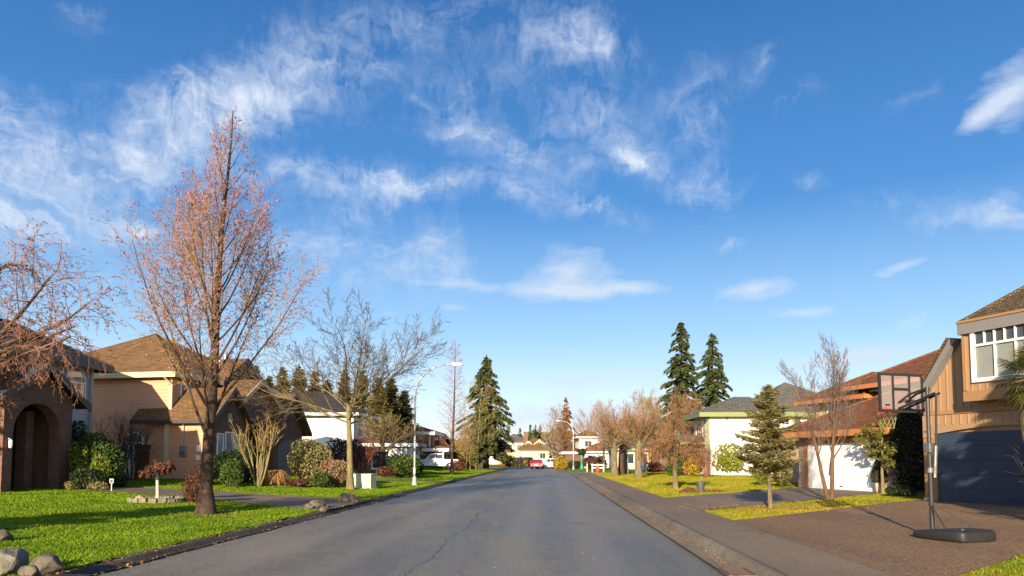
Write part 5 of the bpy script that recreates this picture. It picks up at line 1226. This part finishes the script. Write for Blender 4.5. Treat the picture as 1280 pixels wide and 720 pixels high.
# vehicles
def car(name, label, loc, rz, paint, prof, belt, w, L, wheels, wr, win, bed=None, cat='car', rear_red=True, group=None):
    """prof: side outline (x forward, z) without wheel arches; win: glass outlines"""
    root = empty(name, loc, label, cat, rz, group)
    bot = []
    for wx in sorted(wheels):
        bot += [(wx - wr * 1.15 * math.cos(a_), .28 + wr * 1.12 * math.sin(a_) * .95) for a_ in np.linspace(0, math.pi, 9)]
    outline = prof + [(L / 2 - .08, .28)][:0] + bot[::-1]
    tw = lambda z: w / 2 * (1 - .16 * max(0, z - belt) / .6) - (.04 if z < .4 else 0)
    vs = [(x, -tw(z), z) for x, z in outline] + [(x, tw(z), z) for x, z in outline]; n_ = len(outline)
    b_ = MB(); b_.add(vs, [tuple(range(n_)), tuple(range(2 * n_ - 1, n_ - 1, -1))] + [(i, i + n_, (i + 1) % n_ + n_, (i + 1) % n_) for i in range(n_)])
    body = b_.build('body', paint, root, .035)
    for ol in win:
        for s_ in (-1, 1):
            MB().add([(x, s_ * (tw(z) + .008), z) for x, z in ol], [tuple(range(len(ol)))]).build('window', GLASS, root)
    for i_ in (0, 1):
        (x0, z0), (x1, z1) = win_front[i_]
        sgn = 1 if i_ == 0 else -1
        MB().add([(x0 + .012 * sgn, -tw(z0) + .10, z0 + .008), (x0 + .012 * sgn, tw(z0) - .10, z0 + .008), (x1 + .012 * sgn, tw(z1) - .08, z1 + .008), (x1 + .012 * sgn, -tw(z1) + .08, z1 + .008)], [(0, 1, 2, 3)]).build('windscreen', GLASS, root)
    tm = plain('tyre', (.02, .02, .02), .85, .2); rm = plain('rim', (.45, .45, .46), .35, .1, 6, .6)
    for wx in wheels:
        for s_ in (-1, 1):
            y_ = s_ * (w / 2 - .13)
            wh = MB().lathe([(wr * .6, -.11), (wr * .95, -.115), (wr, -.07), (wr, .07), (wr * .95, .115), (wr * .6, .11)], 20, (wx, y_, wr), 'y').build('wheel', tm, root)
            MB().lathe([(wr * .60, -.02), (wr * .6, .075), (wr * .45, .06), (wr * .2, .085), (.02, .09)], 14, (wx, y_ + s_ * .03, wr), 'y').build('rim', rm, wh) if s_ > 0 else MB().lathe([(.02, -.09), (wr * .2, -.085), (wr * .45, -.06), (wr * .6, -.075), (wr * .6, .02)], 14, (wx, y_ + s_ * .03, wr), 'y').build('rim', rm, wh)
    xf, xr = max(p[0] for p in prof), min(p[0] for p in prof)
    for s_ in (-1, 1):
        MB().box(xf - .10, xf + .015, s_ * (w / 2 - .34) - .16, s_ * (w / 2 - .34) + .16, .62, .76).build('headlight', plain('lamp_clear', (.7, .7, .66), .15), root, .02)
        MB().box(xr - .018, xr + .08, s_ * (w / 2 - .26) - .14, s_ * (w / 2 - .26) + .14, .72, .92).build('tail_light', plain('lamp_red', (.5, .02, .015), .2), root, .02)
        MB().box(win_front[0][0][0] - .45, win_front[0][0][0] - .28, s_ * (w / 2 + .08) - .08, s_ * (w / 2 + .08) + .08, belt + .02, belt + .16).build('mirror', paint, root, .02)
    for x_, nm in ((xf, 'bumper'), (xr, 'bumper')): MB().box(x_ - .07, x_ + .05, -w / 2 + .12, w / 2 - .12, .34, .50).build(nm, C_BLACK if cat != 'pickup' else C_STEEL, root, .03)
    MB().box(xr - .03, xr - .004, -.25, .25, .56, .68).build('number_plate', C_WHITE, root)
    return root
W_PAINT = plain('car_white', (.78, .78, .78), .22, .02, 2); RED_P = plain('car_red', (.52, .014, .02), .2, .05, 2); DRED = plain('car_maroon', (.16, .012, .02), .25, .05, 2); DGREY = plain('car_grey', (.045, .05, .06), .25, .05, 2)
# white pickup, side on, bonnet to the left
win_front = [((1.18, 1.12), (.62, 1.74)), ((-.92, 1.74), (-1.0, 1.14))]
prof = [(-2.85, .45), (-2.85, 1.12), (-1.05, 1.13), (-.92, 1.78), (-.7, 1.86), (.45, 1.86), (.66, 1.78), (1.28, 1.14), (2.55, 1.04), (2.78, .9), (2.80, .42), (2.6, .30)]
prof = prof[::-1]; prof = [(x, z) for x, z in prof]
pk = gd(545, 95)
def rev(p): return p[::-1]
win = [[(-.86, 1.2), (-.80, 1.70), (-.02, 1.72), (-.02, 1.2)], [(.06, 1.2), (.06, 1.72), (.50, 1.70), (1.02, 1.2)]]
pick = car('pickup_truck', 'white crew-cab pickup truck parked side-on beyond the street lamp', pk, R(184), W_PAINT, [(-2.7, .30), (-2.85, .45), (-2.85, 1.12), (-1.05, 1.13), (-.92, 1.78), (-.7, 1.86), (.45, 1.86), (.66, 1.78), (1.28, 1.14), (2.55, 1.04), (2.78, .9), (2.80, .42), (2.6, .30)], 1.14, 1.98, 5.7, (-1.75, 1.85), .41, win, cat='pickup')
MB().box(-2.75, -1.12, -.84, .84, 1.10, 1.135).build('bed_liner', C_BLACK, pick)
for x_ in (.02, -.93):
    for s_ in (-1, 1): MB().box(x_ - .008, x_ + .008, s_ * .985 - .006, s_ * .985 + .006, .5, 1.12).build('door_seam', C_BLACK, pick)
for x_ in (-.75, .15):
    for s_ in (-1, 1): MB().box(x_, x_ + .18, s_ * 1.0 - .012, s_ * 1.0 + .012, .98, 1.02).build('door_handle', C_STEEL, pick)
# red hatchback seen from behind
win_front = [((1.05, .98), (.35, 1.38)), ((-1.35, 1.36), (-1.85, .98))]
sed = [(-2.1, .30), (-2.2, .5), (-2.15, .92), (-1.9, .98), (-1.3, 1.38), (-.8, 1.46), (.1, 1.46), (.4, 1.38), (1.1, .96), (2.0, .82), (2.18, .62), (2.15, .32)]
winS = [[(-1.45, 1.0), (-1.15, 1.34), (-.3, 1.38), (-.3, 1.0)], [(-.22, 1.0), (-.22, 1.38), (.28, 1.35), (.8, 1.0)]]
rl = gd(671, 118); car('parked_car', 'bright red hatchback seen from behind at the end of the street', (rl.x, rl.y, .02), R(86), RED_P, sed, .95, 1.82, 4.4, (-1.35, 1.32), .32, winS)
# white suv
win_front = [((1.02, 1.1), (.45, 1.58)), ((-1.95, 1.56), (-2.15, 1.1))]
suv = [(-2.15, .32), (-2.28, .5), (-2.25, 1.08), (-2.02, 1.60), (-1.7, 1.68), (.2, 1.68), (.5, 1.58), (1.1, 1.08), (2.05, .96), (2.25, .75), (2.22, .36)]
winU = [[(-1.95, 1.12), (-1.85, 1.52), (-1.1, 1.56), (-1.1, 1.12)], [(-1.02, 1.12), (-1.02, 1.56), (-.2, 1.56), (-.2, 1.12)], [(-.12, 1.12), (-.12, 1.56), (.3, 1.54), (.82, 1.12)]]
sv_ = gd(684, 122); car('parked_car', 'white estate car on the driveway behind the red hatchback', sv_, R(205), W_PAINT, suv, 1.08, 1.86, 4.6, (-1.4, 1.38), .35, winU)
sv_ = gd(652, 152); car('parked_car', 'dark grey estate car before the cream house garage', sv_, R(195), DGREY, suv, 1.08, 1.86, 4.6, (-1.4, 1.38), .35, winU)
sv_ = gd(643, 150); car('parked_car', 'dark maroon car beside the orange bush', sv_, R(240), DRED, suv, 1.08, 1.86, 4.6, (-1.4, 1.38), .35, winU)

# far right: low white fence, hydrant, posts
fl = gd(747, 92); fc = empty('low_fence', fl, 'short white two-rail fence behind the red hydrant', 'fence', R(-3))
boxes(fc, 'post', C_WHITE, [(-.72, -.62, -.05, .05, 0, 1.0), (-.05, .05, -.05, .05, 0, 1.0), (.62, .72, -.05, .05, 0, 1.0)]); boxes(fc, 'rail', C_WHITE, [(-.75, .75, -.07, -.052, .78, .92), (-.75, .75, -.07, -.052, .42, .56)])
hl = gp(747, 592); hy = empty('fire_hydrant', hl, 'red and orange fire hydrant on the far corner of the right lawn', 'fire hydrant'); HYR = plain('hydrant_red', (.55, .06, .02), .45, .1)
MB().lathe([(.20, 0), (.20, .05), (.14, .07), (.13, .62), (.17, .64), (.17, .68)], 14).build('barrel', HYR, hy); MB().lathe([(.16, .685), (.14, .80), (.06, .88), (.05, .95), (.0, .96)], 14).build('bonnet', plain('hydrant_orange', (.6, .17, .03), .45), hy)
for s_ in (-1, 1): MB().lathe([(.07, s_ * .10), (.07, s_ * .22), (.09, s_ * .225), (.09, s_ * .27)], 10, (0, 0, .5), 'x').build('nozzle', HYR, hy)
MB().lathe([(.09, -.10), (.09, -.24), (.12, -.245), (.12, -.29)], 10, (0, 0, .42), 'y').build('nozzle', HYR, hy)
bl_ = gd(733.5, 93); bo = empty('bollard', bl_, 'short pale timber post left of the low white fence', 'bollard'); MB().box(-.07, .07, -.07, .07, 0, .95).build('post', C_CREAM, bo, .02); MB().prism([(-.07, .953), (.07, .953), (0, 1.05)], -.07, .07).build('cap', C_CREAM, bo)
tl = gd(727, 108); tp_ = empty('wrapped_tree', tl, 'leafy-headed little tree with teal wrapped trunk on the far lawn', 'tree'); MB().lathe([(.26, 0), (.22, .4), (.16, 1.0), (.18, 1.6), (.10, 2.2)], 12).build('trunk_wrap', plain('teal_wrap', (.03, .21, .16), .6, .15, 4), tp_)
rg = np.random.default_rng(5); p_, d_ = lumpy(700, rg, .6, .6, .5); leaf_mesh('crown', p_ + np.array([0, 0, 2.45]), rvec(len(p_), rg), d_, .22, .12, L_DARK, tp_)
def sign_post(px, d_, h_, label, plate):
    l = gd(px, d_); r_ = empty('sign_post', l, label, 'sign'); MB().tube([(0, 0, -.1), (0, 0, h_)], .035, 8).build('post', C_STEEL, r_)
    MB().box(-plate[0] / 2, plate[0] / 2, -.05, -.037, h_ - plate[1], h_ + .02).build('sign_plate', plain('sign_teal', (.06, .32, .22), .4, .06), r_)
sign_post(784.5, 72, 2.5, 'thin post with small teal street sign between the pollarded trunks', (.75, .2))
for px, d_, wd_ in ((807, 66, 'thin pale stake on the lawn right of the nearest thick trunk'),): 
    l = gd(px, d_); r_ = empty('garden_stake', l, wd_, 'stake'); MB().tube([(0, 0, -.05), (0, 0, 1.0)], .03, 6).build('stake', C_WHITE, r_); MB().lathe([(.04, 1.0), (.0, 1.05)], 6).build('tip', C_WHITE, r_)
bl_ = gd(802, 98); bn = empty('wheelie_bin', bl_, 'blue recycling bin in front of the beige bungalow', 'bin'); BB = plain('bin_blue', (.05, .10, .28), .45, .08)
MB().prism([(-.27, .06), (.27, .06), (.34, .98), (-.34, .98)], -.35, .35).build('body', BB, bn, .02); MB().box(-.37, .37, -.38, .40, .985, 1.05).build('lid', BB, bn, .02)
for s_ in (-1, 1): MB().lathe([(.11, -.03), (.11, .03)], 12, (s_ * .25, .33, .11), 'x').build('wheel', C_BLACK, bn)
# potted plant and mulch heaps on the right lawn edge
pl_ = gp(876, 614); pp = empty('plant_pot', pl_, 'dark plastic pot with a tiny pale sapling at the lawn edge', 'plant pot'); MB().lathe([(.15, 0), (.19, .36), (.21, .36), (.21, .40), (.17, .40), (.16, .34), (.0, .34)], 18).build('pot', plain('pot_grey', (.06, .065, .075), .5, .12), pp)
V, Fq = tubes([([Vector((0, 0, .33)), Vector((.02, 0, .55)), Vector((0, .01, .8))], [.015, .012, .006]), ([Vector((.02, 0, .5)), Vector((.07, 0, .62)), Vector((.09, 0, .74))], [.01, .008, .004])], 5); np_mesh('sapling', V, Fq, B_TAN, pp)
def mound(px, py, rx, ry, h_, label, seed):
    l = gp(px, py); rg = np.random.default_rng(seed); n_ = 900; a = rg.uniform(0, 6.28, n_); r_ = rg.random(n_) ** .5
    z = h_ * (1 - r_ ** 2) * rg.uniform(.6, 1.1, n_); root = empty('mulch_heap', l, label, 'mulch heap')
    MB().lathe([(1, -.02), (.8, .3), (.4, .75), (.0, .85)], 18).build('core', SOIL, root).scale = (rx, ry, h_)
    leaf_mesh('chips', np.stack([np.cos(a) * r_ * rx, np.sin(a) * r_ * ry, z + .01], 1), rvec(n_, rg), rvec(n_, rg) + np.array([0, 0, .6]), rg.uniform(.04, .10, n_), rg.uniform(.02, .05, n_), leafmat('mulch_chip', (.07, .03, .018), (.20, .10, .055), .05), root)
mound(862, 616, .52, .4, .22, 'heap of red-brown mulch left of the dark plant pot', 3); mound(893, 615, .60, .3, .08, 'low strip of mulch right of the dark plant pot', 4)
# cone topiary in a pot by the white garage
tl = gd(1097, 33.2); tc = empty('potted_topiary', (tl.x - .15, tl.y - .3, tl.z + .02), 'dark cone topiary in a pale pot at the right of the white garage door', 'potted plant'); MB().lathe([(.13, 0), (.19, .36), (.20, .40), (.16, .40), (.14, .34), (0, .34)], 16).build('pot', C_CREAM, tc)
rg = np.random.default_rng(8); n_ = 1600; t_ = rg.random(n_); a = rg.uniform(0, 6.28, n_); r_ = .33 * np.minimum(1, (1 - t_) * 1.3) ** .8 * rg.uniform(.7, 1.05, n_)
leaf_mesh('foliage', np.stack([np.cos(a) * r_, np.sin(a) * r_, .42 + 1.15 * t_], 1), rvec(n_, rg), rvec(n_, rg), .07, .04, L_DARK, tc)
MB().lathe([(.22, .42), (.20, .8), (.08, 1.3), (.0, 1.5)], 12).build('stem', B_DARK, tc)

# portable basketball hoop: local -y points from pole to board (away from the street kerb)
bp = gp(1166, 673); hp = empty('basketball_hoop', bp, 'portable basketball hoop with clear framed backboard and black weighted base on the brown driveway', 'basketball hoop', math.atan2(.944, -.33) - R(-90))
BK = plain('hoop_black', (.016, .016, .018), .58, .2, 5); GP = plain('hoop_grey', (.028, .028, .032), .5, .15)
# base: rounded tank behind the pole (+y)
import bmesh
bm = bmesh.new(); sec = [(-.24, .20, .05, .12), (-.16, .34, .02, .15), (.05, .42, .01, .19), (.45, .47, .01, .235), (.84, .46, .01, .25), (.98, .42, .01, .24), (1.02, .36, .03, .18)]
rings = []
for (y_, hw_, z0_, z1_) in sec:
    ring = []
    for k_ in range(20):
        a_ = 2 * math.pi * k_ / 20; cx_, sz_ = math.cos(a_), math.sin(a_)
        x_ = hw_ * math.copysign(abs(cx_) ** .28, cx_); z_ = (z0_ + z1_) / 2 + (z1_ - z0_) / 2 * math.copysign(abs(sz_) ** .5, sz_)
        if .2 < y_ < .95 and z_ > z1_ - .02 and abs(x_) < hw_ * .55: z_ -= .035
        ring.append(bm.verts.new((x_, y_, z_)))
    rings.append(ring)
for a_, b_ in zip(rings, rings[1:]):
    for k_ in range(20): bm.faces.new((a_[k_], a_[(k_ + 1) % 20], b_[(k_ + 1) % 20], b_[k_]))
bm.faces.new(rings[0][::-1]); bm.faces.new(rings[-1]); bmesh.ops.recalc_face_normals(bm, faces=bm.faces)
me = bpy.data.meshes.new('base'); bm.to_mesh(me); bm.free(); me.materials.append(BK); base = link(bpy.data.objects.new('base', me), hp)
md = base.modifiers.new('s', 'SUBSURF'); md.levels = 2; md.render_levels = 2
for p in me.polygons: p.use_smooth = True
MB().lathe([(.05, .22), (.05, .27), (.02, .275)], 12, (.25, .85, -.01)).build('filler_cap', GP, base)
MB().tube([(0, 0, .1), (0, 0, 1.3)], .044, 14).build('pole', BK, hp); MB().tube([(0, 0, 1.25), (0, 0, 2.88)], .037, 14).build('pole', GP, hp)
MB().tube([(0, 0, 1.24), (0, 0, 1.33)], .048, 14).build('collar', C_GREY, hp); MB().box(-.07, .07, -.075, .075, 1.62, 1.80).build('bracket', C_STEEL, hp, .01)
for s_ in (-1, 1): MB().tube([(s_ * .05, .05, .62), (s_ * .36, .62, .215)], .010, 8).build('brace', GP, hp)
boxes(hp, 'bolt', C_STEEL, [(-.06, .06, -.06, -.045, .62, .66), (-.06, .06, -.06, -.045, 2.0, 2.03)])
# backboard at y = -.62
by_ = -.62; bz0, bz1, bw_ = 2.42, 3.20, .56
bd = MB(); fr_ = .022
for (x0, x1, z0, z1) in ((-bw_, bw_, bz0, bz0 + .06), (-bw_, bw_, bz1 - .045, bz1), (-bw_, -bw_ + .045, bz0 + .06, bz1 - .045), (bw_ - .045, bw_, bz0 + .06, bz1 - .045), (-.23, -.19, bz0 + .06, bz1 - .045), (.19, .23, bz0 + .06, bz1 - .045), (-.19, .19, bz0 + .44, bz0 + .49)):
    bd.box(x0, x1, by_ - fr_, by_ + fr_, z0, z1)
bdo = bd.build('backboard_frame', BK, hp)
t = NT('acrylic'); t.col((.44, .40, .40)); t.set(Roughness=.22)
tr = t.n('ShaderNodeBsdfTransparent', ins={'Color': (.92, .92, .93, 1)}); mx = t.n('ShaderNodeMixShader', ins={0: .26, 1: tr.outputs[0], 2: t.b.outputs[0]}); t.t.links.new(mx.outputs[0], t.t.nodes['Material Output'].inputs['Surface'])
MB().box(-bw_ + .04, bw_ - .04, by_ - .006, by_ + .006, bz0 + .05, bz1 - .04).build('pane', t.m, bdo)
boxes(bdo, 'sticker', C_BLACK, [(.30, .42, by_ + .008, by_ + .012, bz0 + .13, bz0 + .16)]); boxes(bdo, 'sticker', plain('sticker_red', (.55, .08, .07), .5), [(.26, .50, by_ + .008, by_ + .012, bz0 + .07, bz0 + .10)])
for s_ in (-1, 1):
    MB().tube([(s_ * .06, -.0, 2.84), (s_ * .075, by_ * .55, 2.76), (s_ * .09, by_ + .03, 2.62)], .021, 8).build('arm', BK, hp)
    MB().tube([(s_ * .06, .22, 2.74), (s_ * .07, -.1, 2.64), (s_ * .09, by_ + .03, 2.50)], .024, 8).build('arm', BK, hp)
MB().tube([(0, .20, 2.74), (0, .15, 1.7)], .020, 10).build('lift_rod', BK, hp); MB().tube([(0, .15, 1.75), (0, .10, 1.15)], .030, 10).build('gas_spring', C_STEEL, hp)
rimc = Vector((0, by_ - .38, 2.45)); rr_ = .225
MB().tube([(rimc.x + rr_ * math.cos(a_), rimc.y + rr_ * math.sin(a_), rimc.z) for a_ in np.linspace(0, 2 * math.pi, 33)], .010, 8).build('rim', plain('rim_orange', (.62, .12, .03), .4), hp)
MB().box(-.09, .09, by_ - .16, by_ - .026, 2.42, 2.475).build('rim_bracket', plain('rim_orange', (.62, .12, .03), .4), hp)
nt = []
for k_ in range(12):
    for s_ in (-1, 1):
        nt.append(([rimc + Vector((rr_ * (1 - .42 * q_ ** .7) * math.cos(k_ * .5236 + s_ * q_ * .9), rr_ * (1 - .42 * q_ ** .7) * math.sin(k_ * .5236 + s_ * q_ * .9), -.34 * q_)) for q_ in np.linspace(0, 1, 7)], [.006] * 7))
V, Fq = tubes(nt, 4); np_mesh('net', V, Fq, plain('net_yellow', (.20, .19, .08), .8, .2), hp)

# drain grate in the gutter, fallen leaves
dl = gp(925, 708); dg = empty('storm_drain', (KR(11.0) + .15, 11.0, .022), 'rusty storm drain grate in the gutter at the bottom edge', 'drain', R(-2.6))
boxes(dg, 'frame', ROCKD, [(-.20, .20, -.36, -.31, -.02, .02), (-.20, .20, .31, .36, -.02, .02), (-.20, -.155, -.31, .31, -.02, .02), (.155, .20, -.31, .31, -.02, .02)]); m_ = MB(); [m_.box(-.155, .155, -.285 + .063 * i, -.25 + .063 * i, -.01, .016) for i in range(10)]; m_.build('grate', plain('rusty_iron', (.10, .05, .03), .7, .3, 20), dg)
def litter(n, xf, seed, mat, s=(.03, .07)):
    rg = np.random.default_rng(seed); P = xf(rg, n); z = H(P[:, 0], P[:, 1]) + .03
    return np.column_stack([P, z]), rvec(n, rg) * np.array([1, 1, .2]), rvec(n, rg) * .4 + np.array([0, 0, 1]), rg.uniform(*s, n), rg.uniform(s[0] * .5, s[1] * .5, n)
LT = leafmat('fallen_leaf', (.17, .085, .025), (.52, .30, .09), .05)
sp_ = gp(963, 636); bt = gp(257, 643); parts_ = [
    litter(2600, lambda g, n: np.column_stack([sp_.x + g.normal(0, 1.5, n), sp_.y + g.normal(.3, .75, n)]), 1, LT), litter(900, lambda g, n: np.column_stack([sp_.x + 3.5 + g.normal(0, 1.8, n), sp_.y + 2.6 + g.normal(0, .8, n)]), 2, LT),
    litter(700, lambda g, n: np.column_stack([bt.x + g.normal(0, .8, n), bt.y + g.normal(0, .7, n)]), 3, LT),
    litter(1500, lambda g, n: (lambda y: np.column_stack([KL(y) - .05 + np.abs(g.normal(0, .22, n)) - .1, y]))(9 + 30 * g.random(n) ** 1.5), 4, LT), litter(900, lambda g, n: (lambda y: np.column_stack([KR(y) + .26 - np.abs(g.normal(0, .12, n)), y]))(9 + 30 * g.random(n) ** 1.5), 5, LT),
    litter(420, lambda g, n: (lambda y: np.column_stack([KL(y) - .4 - 11 * g.random(n) ** 1.3, y]))(9 + 24 * g.random(n)), 8, LT, (.025, .06)), litter(350, lambda g, n: np.column_stack([g.uniform(-5, 2.5, n), g.uniform(9, 32, n)]), 6, LT, (.02, .05)), litter(500, lambda g, n: np.column_stack([g.uniform(4.5, 14, n), g.uniform(11, 26, n)]), 7, LT, (.02, .05))]
cat_ = [np.concatenate([q[i] for q in parts_]) for i in range(5)]
onroad = (cat_[0][:, 0] > KL(cat_[0][:, 1])) & (cat_[0][:, 0] < KR(cat_[0][:, 1]) + .34); cat_[0][onroad, 2] = .028
tag(leaf_mesh('fallen_leaves', cat_[0], cat_[1], cat_[2], cat_[3], cat_[4], LT, None), 'brown fallen leaves scattered on grass strip, gutter and driveways', 'leaves', kind='stuff')
